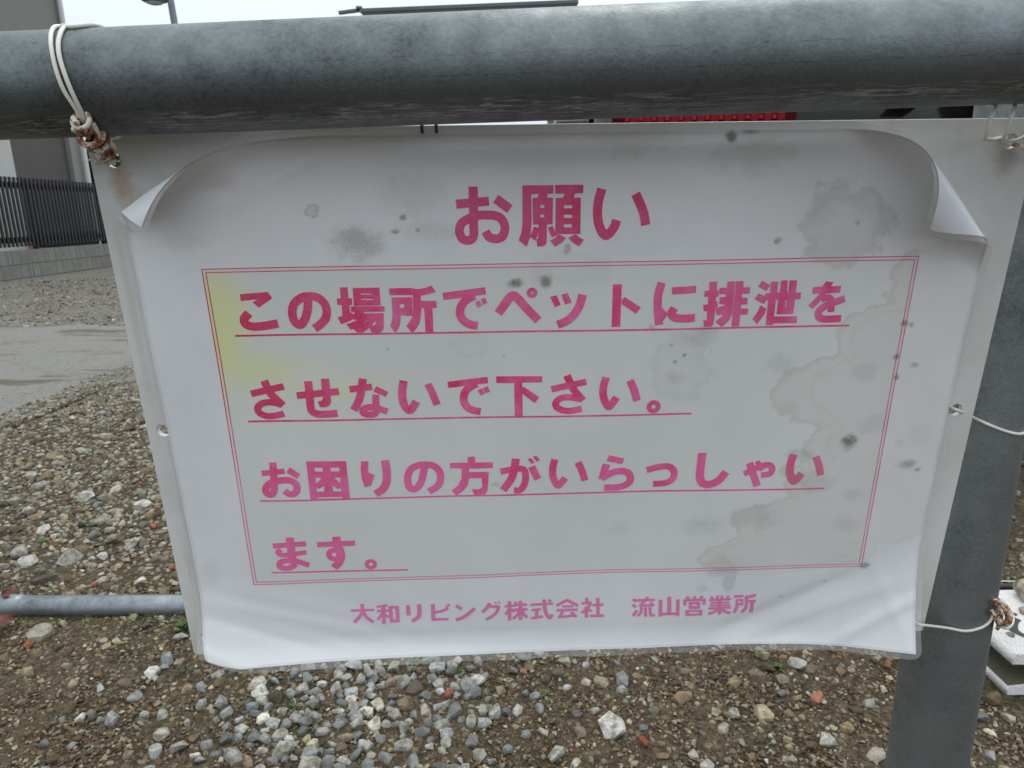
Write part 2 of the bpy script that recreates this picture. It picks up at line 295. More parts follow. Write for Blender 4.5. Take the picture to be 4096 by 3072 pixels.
GLYPHS = {'t':[['S',43,[-275,1094],[-278,1015],[-278,973],[-285,948],[-307,937],[-335,946],[-348,975],[-346,998],[-335,1021],[-301,1041],[-256,1056],[-213,1057],[-175,1054],[-145,1039],[-128,1008],[-128,980],[-138,955],[-161,943],[-183,944],[-206,953],[-221,980]],['L',44,[-275,1190],[-276,1062]],['L',42,[-359,1110],[-201,1122]],['P',[[-155,1151],[-88,1101],[-115,1065],[-181,1116]]],['P',[[-40,1192],[109,1191],[108,1152],[2,1151],[4,1034],[0,978],[-6,941],[-21,902],[-60,934],[-46,970],[-40,1021]]],['P',[[9,1134],[34,1134],[39,1152],[83,1151],[77,1134],[107,1133],[106,1008],[11,1008]],[[46,1100],[66,1100],[66,1086],[46,1086]],[[46,1056],[66,1055],[66,1041],[46,1041]]],['P',[[38,1010],[79,1010],[78,920],[71,906],[57,901],[32,901],[26,938],[35,940]]],['P',[[14,998],[38,992],[33,954],[21,930],[-6,950],[7,973]]],['P',[[84,991],[106,1001],[121,967],[133,957],[105,944],[93,963]]],['P',[[117,1192],[253,1191],[253,1151],[214,1151],[208,1132],[242,1131],[243,959],[120,960],[121,1131],[157,1132],[163,1151],[118,1151]],[[161,1097],[201,1096],[202,1082],[161,1082]],[[161,1052],[201,1051],[202,1036],[161,1037]],[[161,1007],[201,1006],[201,991],[161,992]]],['P',[[136,959],[173,942],[155,921],[120,899],[94,929],[117,941]]],['P',[[185,942],[220,958],[237,944],[261,930],[238,899],[206,918]]],['S',45,[343,1171],[328,1112],[325,1052],[333,1005],[349,968],[369,949],[392,965],[411,995],[420,1023]],['S',45,[507,1145],[535,1090],[552,1049],[563,996]]],'1':[['P',[[-1452,691],[-1314,699],[-1296,666],[-1369,620],[-1396,647],[-1370,662],[-1453,656]]],['S',44,[-1422,593],[-1448,565],[-1446,538],[-1413,523],[-1354,525],[-1284,536]],['S',43,[-1118,668],[-1127,608],[-1147,555],[-1174,526],[-1200,545],[-1206,594],[-1188,639],[-1148,667],[-1111,673],[-1072,666],[-1042,639],[-1032,598],[-1043,557],[-1072,527],[-1104,506]],['L',37,[-443,662],[-229,686]],['S',42,[-284,663],[-329,641],[-356,604],[-360,566],[-344,535],[-311,514],[-273,507]],['P',[[-283,627],[-261,638],[-248,612],[-269,601]]],['P',[[-254,643],[-232,651],[-220,624],[-243,613]]],['S',45,[-168,568],[-136,611],[-112,644],[-91,659],[-68,644],[-24,593],[37,527]],['R',[5,671],27,6],['P',[[97,649],[129,658],[150,607],[120,595]]],['P',[[153,659],[184,668],[206,618],[172,609]]],['S',43,[260,659],[247,606],[218,555],[181,523],[136,504]],['L',45,[435,707],[435,486]],['P',[[474,642],[559,586],[536,554],[462,603],[459,625]]],['S',42,[658,712],[644,652],[644,591],[651,536],[658,493]],['P',[[663,586],[700,551],[679,516],[664,509]]],['P',[[712,687],[835,693],[836,656],[714,650]]],['S',42,[732,580],[717,554],[735,531],[781,524],[841,527]],['P',[[-955,715],[-916,716],[-917,660],[-899,659],[-901,625],[-915,624],[-916,586],[-908,585],[-901,576],[-888,587],[-890,560],[-921,542],[-967,526],[-980,563],[-956,570],[-954,625],[-976,627],[-976,659],[-955,661]]],['P',[[-892,711],[-758,712],[-758,621],[-893,620]],[[-853,683],[-797,681],[-798,677],[-853,678]],[[-854,656],[-796,655],[-796,649],[-854,651]]],['P',[[-909,618],[-740,617],[-740,589],[-847,587],[-888,587],[-909,588]]],['P',[[-890,587],[-847,587],[-847,581],[-746,581],[-752,501],[-764,486],[-778,479],[-815,480],[-825,507],[-842,492],[-861,481],[-888,481],[-904,500],[-920,498],[-941,527],[-919,532],[-880,548],[-902,549],[-894,573]],[[-789,544],[-790,524],[-800,517],[-811,520]],[[-830,548],[-827,547],[-848,528],[-851,529]]],['P',[[-710,707],[-595,708],[-596,672],[-710,673]]],['P',[[-701,661],[-599,661],[-600,566],[-640,566],[-640,569],[-662,569],[-665,544],[-672,513],[-689,481],[-698,482],[-718,514],[-706,545],[-702,570]],[[-662,627],[-639,627],[-640,606],[-664,607]]],['P',[[-593,707],[-575,701],[-556,702],[-527,708],[-498,718],[-477,685],[-510,674],[-554,667],[-555,641],[-477,640],[-477,603],[-499,603],[-499,552],[-501,476],[-541,477],[-541,552],[-541,603],[-555,602],[-558,567],[-569,525],[-581,503],[-602,480],[-613,480],[-637,511],[-620,532],[-602,562],[-596,581],[-595,663]]],['P',[[901,711],[942,711],[943,665],[955,666],[954,633],[941,631],[943,612],[949,610],[957,584],[944,571],[943,509],[941,490],[933,477],[893,476],[886,514],[904,510],[903,558],[884,560],[878,594],[903,594],[902,634],[880,634],[881,666],[904,666]]],['P',[[994,710],[1032,711],[1037,640],[1035,584],[1034,542],[1023,508],[992,476],[980,476],[951,502],[976,524],[989,539],[954,536],[945,571],[960,578],[993,587],[992,592],[962,595],[961,629],[993,632],[992,645],[957,646],[956,678],[995,679]]],['P',[[1037,710],[1076,711],[1079,679],[1114,678],[1115,645],[1076,645],[1077,625],[1107,624],[1109,589],[1077,588],[1077,568],[1116,567],[1116,535],[1077,535],[1080,474],[1039,475],[1037,542],[1039,591],[1040,644]]],['P',[[1173,711],[1217,686],[1201,657],[1155,681]]],['P',[[1162,646],[1194,631],[1200,645],[1222,646],[1219,705],[1256,704],[1258,647],[1271,646],[1270,709],[1305,709],[1308,646],[1316,646],[1315,709],[1354,708],[1355,645],[1383,644],[1384,610],[1356,610],[1355,534],[1269,534],[1268,610],[1256,610],[1256,522],[1377,520],[1381,485],[1256,486],[1255,476],[1220,477],[1215,610],[1206,609],[1195,589],[1145,617]],[[1307,608],[1314,608],[1314,568],[1307,568]]],['P',[[1179,583],[1212,563],[1204,531],[1173,481],[1144,512],[1166,545]]],['P',[[1505,700],[1545,693],[1535,673],[1587,675],[1587,639],[1512,635],[1504,616],[1482,586],[1456,557],[1429,575],[1460,608],[1480,636],[1443,636],[1442,670],[1490,673]]],['S',36,[1494,605],[1516,613],[1537,611],[1549,589],[1553,538]],['S',38,[1616,608],[1572,592],[1522,572],[1493,548],[1490,523],[1508,505],[1543,501],[1612,503]]],'2':[['L',37,[-1472,160],[-1297,198]],['S',42,[-1395,232],[-1373,167],[-1351,135],[-1313,92]],['S',36,[-1320,96],[-1371,111],[-1419,106],[-1447,83],[-1443,54],[-1408,35],[-1363,35],[-1313,46]],['L',38,[-1234,146],[-1013,165]],['S',41,[-1167,225],[-1167,140],[-1169,89],[-1163,56],[-1130,40],[-1082,40],[-1031,43]],['P',[[-1099,237],[-1057,237],[-1057,182],[-1059,105],[-1071,86],[-1090,79],[-1120,80],[-1127,113],[-1110,114],[-1100,125]]],['L',37,[-956,175],[-837,186]],['S',42,[-881,233],[-895,165],[-914,108],[-944,57]],['P',[[-815,191],[-754,156],[-770,129],[-832,160]]],['S',36,[-821,143],[-824,99],[-823,60],[-834,35],[-864,30],[-893,39],[-895,59],[-873,71],[-840,72],[-805,61],[-767,45]],['S',42,[-670,218],[-681,160],[-682,115],[-672,73],[-648,48],[-627,72],[-610,100]],['S',38,[-544,196],[-524,146],[-502,77]],['L',36,[-440,187],[-229,210]],['S',42,[-289,192],[-338,161],[-357,126],[-358,88],[-339,55],[-306,38],[-271,31]],['P',[[-284,154],[-261,164],[-247,133],[-269,122]]],['P',[[-256,165],[-231,176],[-219,144],[-244,136]]],['P',[[-185,230],[57,227],[57,193],[-48,193],[-48,163],[-39,168],[41,110],[18,76],[-48,131],[-47,-1],[-89,0],[-90,191],[-184,193]]],['L',35,[106,153],[290,192]],['S',40,[187,228],[215,165],[235,133],[276,85]],['S',37,[260,93],[206,105],[162,102],[132,80],[135,51],[168,31],[212,27],[270,38]],['S',41,[394,215],[383,167],[381,120],[395,73],[415,46],[434,67],[454,100]],['S',41,[521,194],[545,142],[565,76]],['R',[657,39],38,12]],'3':[['S',40,[-1407,-235],[-1412,-319],[-1417,-386],[-1428,-421],[-1450,-429],[-1467,-414],[-1461,-384],[-1430,-356],[-1380,-345],[-1328,-345],[-1298,-368],[-1294,-398],[-1308,-423],[-1338,-428],[-1364,-408]],['L',33,[-1475,-299],[-1349,-289]],['P',[[-1319,-265],[-1266,-309],[-1288,-337],[-1341,-296]]],['P',[[-1227,-233],[-1012,-237],[-1011,-466],[-1227,-468]],[[-1187,-271],[-1141,-273],[-1143,-296],[-1187,-295]],[[-1100,-274],[-1052,-274],[-1051,-297],[-1101,-297]],[[-1187,-332],[-1153,-333],[-1186,-371]],[[-1086,-335],[-1051,-334],[-1054,-371]],[[-1187,-384],[-1176,-401],[-1143,-381],[-1146,-417],[-1189,-418]],[[-1100,-382],[-1070,-406],[-1055,-396],[-1053,-420],[-1099,-419]],[[-1186,-453],[-1051,-455],[-1051,-464],[-1186,-461]]],['P',[[-929,-239],[-890,-243],[-899,-300],[-891,-313],[-864,-326],[-890,-393],[-925,-399],[-935,-341],[-937,-291]]],['S',44,[-801,-239],[-797,-312],[-803,-370],[-824,-412],[-867,-444]],['S',41,[-587,-276],[-597,-326],[-613,-380],[-646,-421],[-677,-412],[-686,-357],[-666,-303],[-624,-279],[-583,-275],[-539,-284],[-508,-320],[-505,-366],[-522,-408],[-573,-441]],['P',[[-350,-233],[-311,-233],[-309,-269],[-213,-269],[-214,-305],[-345,-306],[-346,-326],[-236,-328],[-246,-442],[-259,-465],[-279,-473],[-320,-471],[-334,-433],[-293,-434],[-276,-420],[-277,-365],[-347,-365],[-356,-409],[-384,-446],[-423,-471],[-447,-438],[-409,-407],[-389,-365],[-386,-304],[-450,-301],[-448,-268],[-351,-268]]],['S',38,[-172,-328],[-87,-314],[-45,-318],[-33,-359],[-40,-410],[-65,-445],[-99,-446]],['S',44,[-86,-251],[-96,-315],[-114,-374],[-160,-444]],['L',40,[0,-301],[35,-380]],['P',[[-21,-257],[-4,-247],[17,-275],[0,-285]]],['P',[[8,-242],[25,-234],[47,-261],[28,-275]]],['S',40,[128,-260],[117,-316],[121,-375],[148,-425],[171,-401],[188,-377]],['S',40,[256,-282],[280,-337],[298,-398]],['P',[[428,-244],[514,-269],[503,-303],[416,-280]]],['L',42,[415,-299],[394,-394]],['S',40,[391,-387],[447,-355],[496,-345],[538,-357],[554,-392],[542,-425],[493,-445],[408,-447]],['S',39,[643,-345],[708,-328],[765,-326],[796,-356],[793,-403],[753,-429],[684,-434]],['S',47,[947,-246],[944,-323],[944,-390],[961,-432],[1000,-443],[1052,-419],[1090,-366]],['S',36,[1191,-380],[1253,-348],[1312,-326],[1343,-342],[1338,-380],[1288,-390]],['L',40,[1215,-313],[1274,-458]],['L',28,[1257,-302],[1291,-359]],['S',43,[1456,-264],[1446,-320],[1449,-379],[1475,-431],[1496,-415],[1516,-383]],['S',41,[1584,-282],[1610,-342],[1628,-400]]],'4':[['L',33,[-1473,-757],[-1284,-748]],['S',30,[-1432,-780],[-1449,-800],[-1433,-816],[-1387,-817],[-1290,-804]],['L',45,[-1371,-704],[-1374,-862]],['S',35,[-1372,-834],[-1365,-864],[-1370,-889],[-1393,-904],[-1423,-906],[-1449,-896],[-1449,-874],[-1426,-858],[-1383,-856],[-1334,-868],[-1284,-892]],['L',34,[-1223,-755],[-1009,-753]],['L',45,[-1110,-706],[-1111,-782]],['R',[-1134,-827],46,13],['S',45,[-1108,-770],[-1096,-804],[-1096,-844],[-1113,-883],[-1146,-915]],['R',[-932,-900],35,12]],'o':[['L',18,[-1076,-1220],[-939,-1220]],['S',21,[-1007,-1175],[-1008,-1217],[-1019,-1252],[-1064,-1304]],['S',22,[-1007,-1224],[-986,-1270],[-949,-1306]],['S',15,[-922,-1199],[-892,-1194],[-857,-1187]],['L',16,[-923,-1229],[-854,-1227]],['L',23,[-883,-1188],[-887,-1319]],['L',18,[-887,-1239],[-922,-1290]],['L',17,[-879,-1253],[-857,-1277]],['P',[[-852,-1194],[-791,-1195],[-793,-1312],[-852,-1312]],[[-831,-1214],[-814,-1214],[-814,-1287],[-831,-1288]]],['L',23,[-737,-1191],[-737,-1264]],['S',25,[-670,-1187],[-671,-1237],[-681,-1278],[-719,-1306]],['L',23,[-589,-1188],[-591,-1308]],['L',19,[-595,-1300],[-500,-1301]],['S',20,[-584,-1249],[-541,-1242],[-500,-1221]],['P',[[-517,-1208],[-507,-1198],[-497,-1212],[-508,-1222]]],['P',[[-504,-1195],[-495,-1187],[-485,-1201],[-496,-1210]]],['L',22,[-453,-1205],[-420,-1231]],['S',23,[-456,-1308],[-410,-1289],[-369,-1255],[-342,-1229]],['S',23,[-252,-1196],[-270,-1231],[-299,-1261]],['S',20,[-261,-1218],[-224,-1223],[-201,-1226],[-213,-1265],[-243,-1296],[-278,-1315]],['P',[[-226,-1193],[-218,-1186],[-206,-1201],[-215,-1207]]],['P',[[-204,-1188],[-196,-1184],[-186,-1198],[-195,-1204]]],['L',16,[-164,-1223],[-103,-1222]],['L',21,[-134,-1188],[-135,-1327]],['L',18,[-132,-1243],[-161,-1284]],['L',15,[-126,-1244],[-107,-1269]],['L',18,[-110,-1218],[-29,-1218]],['L',16,[-94,-1193],[-106,-1224]],['L',22,[-69,-1189],[-69,-1328]],['L',19,[-109,-1251],[-27,-1252]],['S',20,[-74,-1258],[-91,-1294],[-115,-1317]],['S',20,[-64,-1258],[-47,-1292],[-28,-1312]],['L',18,[-9,-1222],[128,-1220]],['L',18,[-1,-1260],[54,-1257]],['L',19,[28,-1260],[29,-1319]],['L',18,[-5,-1318],[67,-1308]],['S',23,[73,-1189],[77,-1251],[90,-1301],[108,-1322],[122,-1298]],['P',[[93,-1196],[107,-1187],[122,-1204],[109,-1211]]],['L',20,[147,-1237],[212,-1197]],['L',20,[206,-1196],[277,-1241]],['L',15,[182,-1243],[247,-1243]],['L',18,[147,-1268],[275,-1268]],['L',18,[188,-1271],[169,-1318]],['L',19,[156,-1319],[258,-1311]],['S',19,[237,-1287],[270,-1322]],['L',19,[327,-1186],[330,-1214]],['L',18,[297,-1225],[359,-1220]],['S',18,[353,-1225],[335,-1256],[300,-1292]],['L',22,[328,-1249],[330,-1329]],['L',15,[336,-1263],[361,-1285]],['L',21,[394,-1189],[400,-1318]],['L',18,[364,-1238],[429,-1237]],['L',19,[350,-1315],[435,-1314]],['L',19,[607,-1201],[630,-1220]],['L',19,[605,-1242],[628,-1261]],['L',21,[635,-1283],[611,-1323]],['L',18,[635,-1212],[738,-1211]],['L',19,[690,-1189],[693,-1210]],['L',17,[680,-1217],[655,-1242]],['L',17,[644,-1249],[725,-1248]],['L',15,[712,-1228],[736,-1254]],['S',18,[660,-1261],[658,-1300],[639,-1325]],['L',18,[684,-1262],[688,-1330]],['S',18,[711,-1263],[716,-1309],[726,-1323],[744,-1316]],['L',22,[772,-1210],[778,-1332]],['L',23,[823,-1190],[832,-1320]],['L',22,[877,-1210],[883,-1333]],['L',19,[770,-1314],[888,-1315]],['L',17,[928,-1193],[943,-1214]],['L',18,[975,-1191],[980,-1214]],['L',18,[1023,-1191],[1012,-1215]],['L',18,[912,-1218],[1045,-1219]],['L',19,[920,-1219],[922,-1257]],['L',19,[1037,-1220],[1037,-1256]],['P',[[943,-1233],[1014,-1234],[1016,-1284],[949,-1283]],[[965,-1250],[995,-1251],[996,-1263],[966,-1262]]],['P',[[927,-1289],[1033,-1291],[1033,-1334],[931,-1333]],[[951,-1304],[1010,-1306],[1011,-1318],[952,-1316]]],['L',15,[1115,-1191],[1117,-1220]],['L',15,[1142,-1191],[1144,-1220]],['L',15,[1076,-1199],[1091,-1219]],['L',15,[1183,-1196],[1173,-1220]],['L',17,[1065,-1224],[1200,-1223]],['L',14,[1077,-1245],[1191,-1245]],['L',14,[1073,-1264],[1199,-1265]],['L',16,[1068,-1284],[1204,-1284]],['L',24,[1130,-1220],[1140,-1332]],['S',21,[1126,-1288],[1105,-1311],[1072,-1325]],['S',21,[1147,-1287],[1170,-1311],[1207,-1326]],['L',19,[1218,-1204],[1274,-1203]],['P',[[1229,-1223],[1275,-1223],[1281,-1272],[1254,-1272],[1247,-1308],[1234,-1331],[1219,-1319],[1230,-1290],[1232,-1258]],[[1246,-1238],[1261,-1238],[1263,-1254],[1248,-1253]]],['S',22,[1348,-1198],[1318,-1208],[1286,-1210]],['S',22,[1293,-1208],[1300,-1275],[1292,-1306],[1274,-1326]],['L',19,[1297,-1245],[1354,-1243]],['L',24,[1333,-1248],[1337,-1332]]]}

# ================================================================== GROUND
def hz(x, y):
    return .006 * (np.sin(x * 3.1 + 1) * np.cos(y * 2.7) + .6 * np.sin(x * 7.3 + y * 5.1) + .35 * np.sin(x * 15 - y * 13 + 2)) - .004
def hz1(x, y): return float(hz(np.float64(x), np.float64(y)))

def axis(lo, hi, step, far):
    inner = np.arange(lo, hi + 1e-6, step)
    k = step * 1.35 ** np.arange(1, 40)
    out = np.cumsum(k); out = out[out < far]
    return np.concatenate([(lo - out)[::-1], inner, hi + out])
gx = axis(-3.2, 2.6, .025, 900); gy = axis(.3, 4.2, .025, 900)
XX, YY = np.meshgrid(gx, gy)
fade = np.clip(1 - (np.hypot(XX, YY) - 12) / 20, 0, 1)
ZZ = hz(XX, YY) * fade + .003 * np.sin(XX * 41 + 3 * np.sin(YY * 17)) * np.sin(YY * 37 + 2 * np.sin(XX * 23)) * (np.hypot(XX, YY) < 6)
nx, ny = len(gx), len(gy)
gv = np.stack([XX.ravel(), YY.ravel(), ZZ.ravel()], 1)
ii, jj = np.meshgrid(np.arange(nx - 1), np.arange(ny - 1))
a = (jj * nx + ii).ravel()
gf = np.stack([a, a + 1, a + 1 + nx, a + nx], 1)
def np_mesh(name, V, F, smooth=True):
    me = bpy.data.meshes.new(name)
    V = np.asarray(V, np.float32); F = np.asarray(F, np.int32)
    k = F.shape[1]
    me.vertices.add(len(V)); me.vertices.foreach_set('co', V.ravel())
    me.loops.add(F.size); me.loops.foreach_set('vertex_index', F.ravel())
    me.polygons.add(len(F))
    me.polygons.foreach_set('loop_start', np.arange(0, F.size, k, dtype=np.int32))
    me.polygons.foreach_set('use_smooth', np.full(len(F), smooth))
    me.update(calc_edges=True)
    return me

t = NT('soil'); c = t.coord()
n1 = t.noise(c, 1.3, 4, .6); n2 = t.noise(c, 38, 5, .7); n3 = t.noise(c, 210, 4, .75); n4 = t.noise(c, 5, 4, .6)
vg = t.voro(c, 120, 'F1', 'Color'); vd = t.voro(c, 120)
vg2 = t.voro(c, 260, 'F1', 'Color')
soil = t.ramp(n2, [(.3, (.012, .007, .003)), (.5, (.036, .021, .008)), (.7, (.080, .052, .024))])
grit = t.mix(t.mr(n3, .3, .7), (.028, .018, .008), (.12, .088, .052))
hs = t.n.new('ShaderNodeSeparateColor'); t.put(hs.inputs[0], vg)
gritc = t.mix(hs.outputs[0], (.028, .018, .008), (.13, .096, .058))
col = t.mix(t.mr(hs.outputs[1], .58, .70), soil, gritc)
hs2 = t.n.new('ShaderNodeSeparateColor'); t.put(hs2.inputs[0], vg2)
col = t.mix(t.mr(hs2.outputs[1], .66, .72), col, grit)
# further off the lot turns to pale crusher-run with faint wheel tracks
sp = t.n.new('ShaderNodeSeparateXYZ'); t.put(sp.inputs[0], c)
lot = t.mr(t.math('ADD', sp.outputs[1], t.math('MULTIPLY', n4, 1.0)), 3.0, 4.6, 0, 1, True)
lotv = t.voro(t.mapping(c, (42, 42, 42)), 1, 'F1', 'Color')
lotd = t.voro(t.mapping(c, (42, 42, 42)), 1)
lc = t.n.new('ShaderNodeSeparateColor'); t.put(lc.inputs[0], lotv)
pale = t.mix(lc.outputs[0], (.09, .086, .073), (.26, .25, .225))
pale = t.mix(t.mr(lotd, .5, .75), pale, (.07, .065, .055))
track = t.mr(t.noise(t.mapping(c, (.25, 1.6, 1), (3, 1, 0)), 1, 4, .6, .4), .47, .56, 0, .8, True)
pale = t.mix(track, pale, t.mix(t.noise(c, 60, 5, .7), (.11, .102, .085), (.19, .18, .158)))
col = t.mix(lot, col, pale)
damp = t.mr(t.noise(c, 2.2, 3), .45, .6, 0, .35)
col = t.mix(damp, col, t.mix(1, col, (.55, .5, .45), 'MULTIPLY'))
mossf = t.math('MULTIPLY', t.mr(t.noise(c, 7, 5, .7), .52, .62), t.mr(t.noise(c, 90, 3, .7), .45, .6))
mossf = t.math('MULTIPLY', mossf, t.math('SUBTRACT', 1, lot))
col = t.mix(t.math('MULTIPLY', mossf, .8), col, (.040, .048, .012))
SOIL = t.set(col, .9)
b1 = t.bump(t.math('ADD', t.math('MULTIPLY', n3, .6), t.math('MULTIPLY', vd, -.7)), .8, .003)
t.bump(t.math('MULTIPLY', lotd, lot), .6, .01, b1)
ground = link('ground', np_mesh('ground', gv, gf), SOIL)
tag(ground, kind='structure')

# asphalt lane, its near side running away from the camera at x = -2
def lane_inside(x, y):
    e1 = -2.0 + .10 * math.sin(y * 2.1) + .05 * math.sin(y * 7 + 1) + .03 * math.sin(y * 19)
    e2 = 5.22 + .05 * math.sin(x * 3.3) + .03 * math.sin(x * 11) + .06 * math.sin(x * .9)
    return x < e1 and y < e2
st = .05
xs = np.arange(-6.9, -1.8, st); ys = np.arange(1.0, 5.4, st)
vid = {}; V = []; F = []
def lv(i, j):
    if (i, j) not in vid:
        x = xs[i] + random.uniform(-.014, .014); y = ys[j] + random.uniform(-.014, .014)
        vid[(i, j)] = len(V); V.append((x, y, hz1(x, y) + .010))
    return vid[(i, j)]
for i in range(len(xs) - 1):
    for j in range(len(ys) - 1):
        if lane_inside(xs[i] + st / 2, ys[j] + st / 2):
            F.append((lv(i, j), lv(i + 1, j), lv(i + 1, j + 1), lv(i, j + 1)))
me = pydata('asphalt', V, F, True)
bm = bmesh.new(); bm.from_mesh(me)
r = bmesh.ops.extrude_edge_only(bm, edges=[e for e in bm.edges if e.is_boundary])
for v in [g for g in r['geom'] if isinstance(g, bmesh.types.BMVert)]: v.co.z -= .04
bm.to_mesh(me); bm.free()
t = NT('old_asphalt'); c = t.coord()
n1 = t.noise(c, 1.1, 5, .6, .3); n2 = t.noise(c, 160, 5, .75); n3 = t.noise(t.mapping(c, (.7, 2.4, 1)), 1.4, 5, .65, .6)
col = t.ramp(n2, [(.3, (.115, .113, .105)), (.5, (.215, .213, .198)), (.7, (.34, .335, .31))])
col = t.mix(t.mr(n3, .52, .62), col, (.115, .103, .080))
col = t.mix(t.mr(n1, .55, .68, 0, .5), col, (.235, .228, .205))
crk = t.math('MULTIPLY', t.mr(t.voro(t.mapping(c, (.9, .9, .9), (2, 0, 0)), 1, 'DISTANCE_TO_EDGE'), .0, .012, 1, 0), t.mr(n1, .4, .5))
col = t.mix(t.math('MULTIPLY', crk, .12), col, (.04, .036, .03))
col = t.mix(t.mr(t.voro(c, 60, 'F1', 'Distance'), .22, .10, 0, .55), col, (.34, .33, .30))
t.bump(t.math('ADD', n2, t.math('MULTIPLY', t.voro(c, 55), 1.0)), .9, .006)
LANE = t.set(col, .92)
tag(link('road', me, LANE), kind='structure')

# ------------------------------------------------------------------ stones
def ico(sub):
    bm = bmesh.new(); bmesh.ops.create_icosphere(bm, subdivisions=sub, radius=1)
    v = np.array([x.co[:] for x in bm.verts]); f = np.array([[y.index for y in x.verts] for x in bm.faces]); bm.free()
    return v, f
I1, F1 = ico(1); I2, F2 = ico(2)
def shapes(base, n, ang):
    out = []
    for k in range(n):
        v = base.copy()
        # chop by random planes to get crushed-rock facets
        for q in range(ang):
            d = rng.normal(size=3); d /= np.linalg.norm(d); h = rng.uniform(.32, .75)
            s = v @ d; over = s > h
            v[over] -= np.outer(s[over] - h, d)
        v *= 1 + rng.normal(0, .035, (len(v), 1)); v /= np.abs(v).max()
        out.append(v)
    return out
SH2r = shapes(I2, 10, 3)
def rock(npts, soft):
    p = rng.normal(size=(npts, 3)); p /= np.linalg.norm(p, axis=1)[:, None]
    p = np.sign(p) * np.abs(p) ** soft
    p *= rng.uniform(.78, 1.0, (npts, 1))
    bm = bmesh.new()
    for q in p: bm.verts.new(q)
    r = bmesh.ops.convex_hull(bm, input=bm.verts)
    bmesh.ops.delete(bm, geom=[v for v in bm.verts if not v.link_faces], context='VERTS')
    bm.verts.index_update()
    v = np.array([x.co[:] for x in bm.verts]); f = np.array([[y.index for y in x.verts] for x in bm.faces]); bm.free()
    v -= (v.max(0) + v.min(0)) / 2; v /= np.abs(v).max()
    return v, f
ROCK = [rock(int(rng.integers(11, 17)), .75) for _ in range(22)] + [rock(30, .9) for _ in range(8)]      # crushed rock, then rounder pebbles
GRIT = [rock(9, .9) for _ in range(16)]
PAL = np.array([(.46, .425, .35), (.38, .37, .335), (.32, .33, .325), (.20, .212, .218), (.21, .165, .12), (.30, .24, .175), (.09, .08, .065), (.58, .56, .52), (.30, .17, .10), (.145, .11, .075)])
WG = dict(grey=[.06, .20, .32, .26, .02, .03, .04, .07, 0, 0], mix=[.20, .11, .08, .07, .16, .15, .09, .05, .01, .08], grit=[.05, .04, .04, .04, .26, .16, .14, .03, .03, .26], pale=[.24, .22, .13, .07, .10, .11, .06, .08, .01, .03])
def colours(n, kind):
    w = np.array(WG[kind]); w = w / w.sum()
    c = PAL[rng.choice(len(PAL), n, p=w)] * rng.uniform(.6, 1.2, (n, 1)) * (1 + rng.normal(0, .018, (n, 3)))
    c = c * np.array({'grey': (.97, .98, .95), 'pale': (.84, .82, .72)}.get(kind, (.76, .71, .57)))
    return np.clip(c, .01, .8)
def rots(n):
    q = rng.normal(size=(n, 4)); q /= np.linalg.norm(q, axis=1)[:, None]
    w, x, y, z = q.T
    return np.stack([1 - 2 * (y * y + z * z), 2 * (x * y - z * w), 2 * (x * z + y * w), 2 * (x * y + z * w), 1 - 2 * (x * x + z * z), 2 * (y * z - x * w), 2 * (x * z - y * w), 2 * (y * z + x * w), 1 - 2 * (x * x + y * y)], 1).reshape(n, 3, 3)

STN = []   # x, y, radius, kind
cells = {}
def clear_of(x, y, r, k=.80):
    cx, cy = int(x / .05), int(y / .05)
    for i in (-1, 0, 1):
        for j in (-1, 0, 1):
            for (a, b, s) in cells.get((cx + i, cy + j), ()):
                if (a - x) ** 2 + (b - y) ** 2 < (k * (r + s)) ** 2: return False
    return True
def drop(x, y, r, kind, big=True, k=.80):
    if x < -1.95 and y < 5.2 and r > .004 and random.random() < (.90 if x < -2.15 else .4): return False
    if abs(y - (1.258 - (x + .9) * .03)) < r + .02 and x < .1 and x > -2.6: return False          # the pipe lies here
    if x > .77 and .93 < y < 1.17: return False                        # the block lies here
    if (x - .286) ** 2 + (y - .400) ** 2 < (r + .026) ** 2: return False
    if not clear_of(x, y, r, k): return False
    if big: cells.setdefault((int(x / .05), int(y / .05)), []).append((x, y, r))
    STN.append((x, y, r, kind)); return True
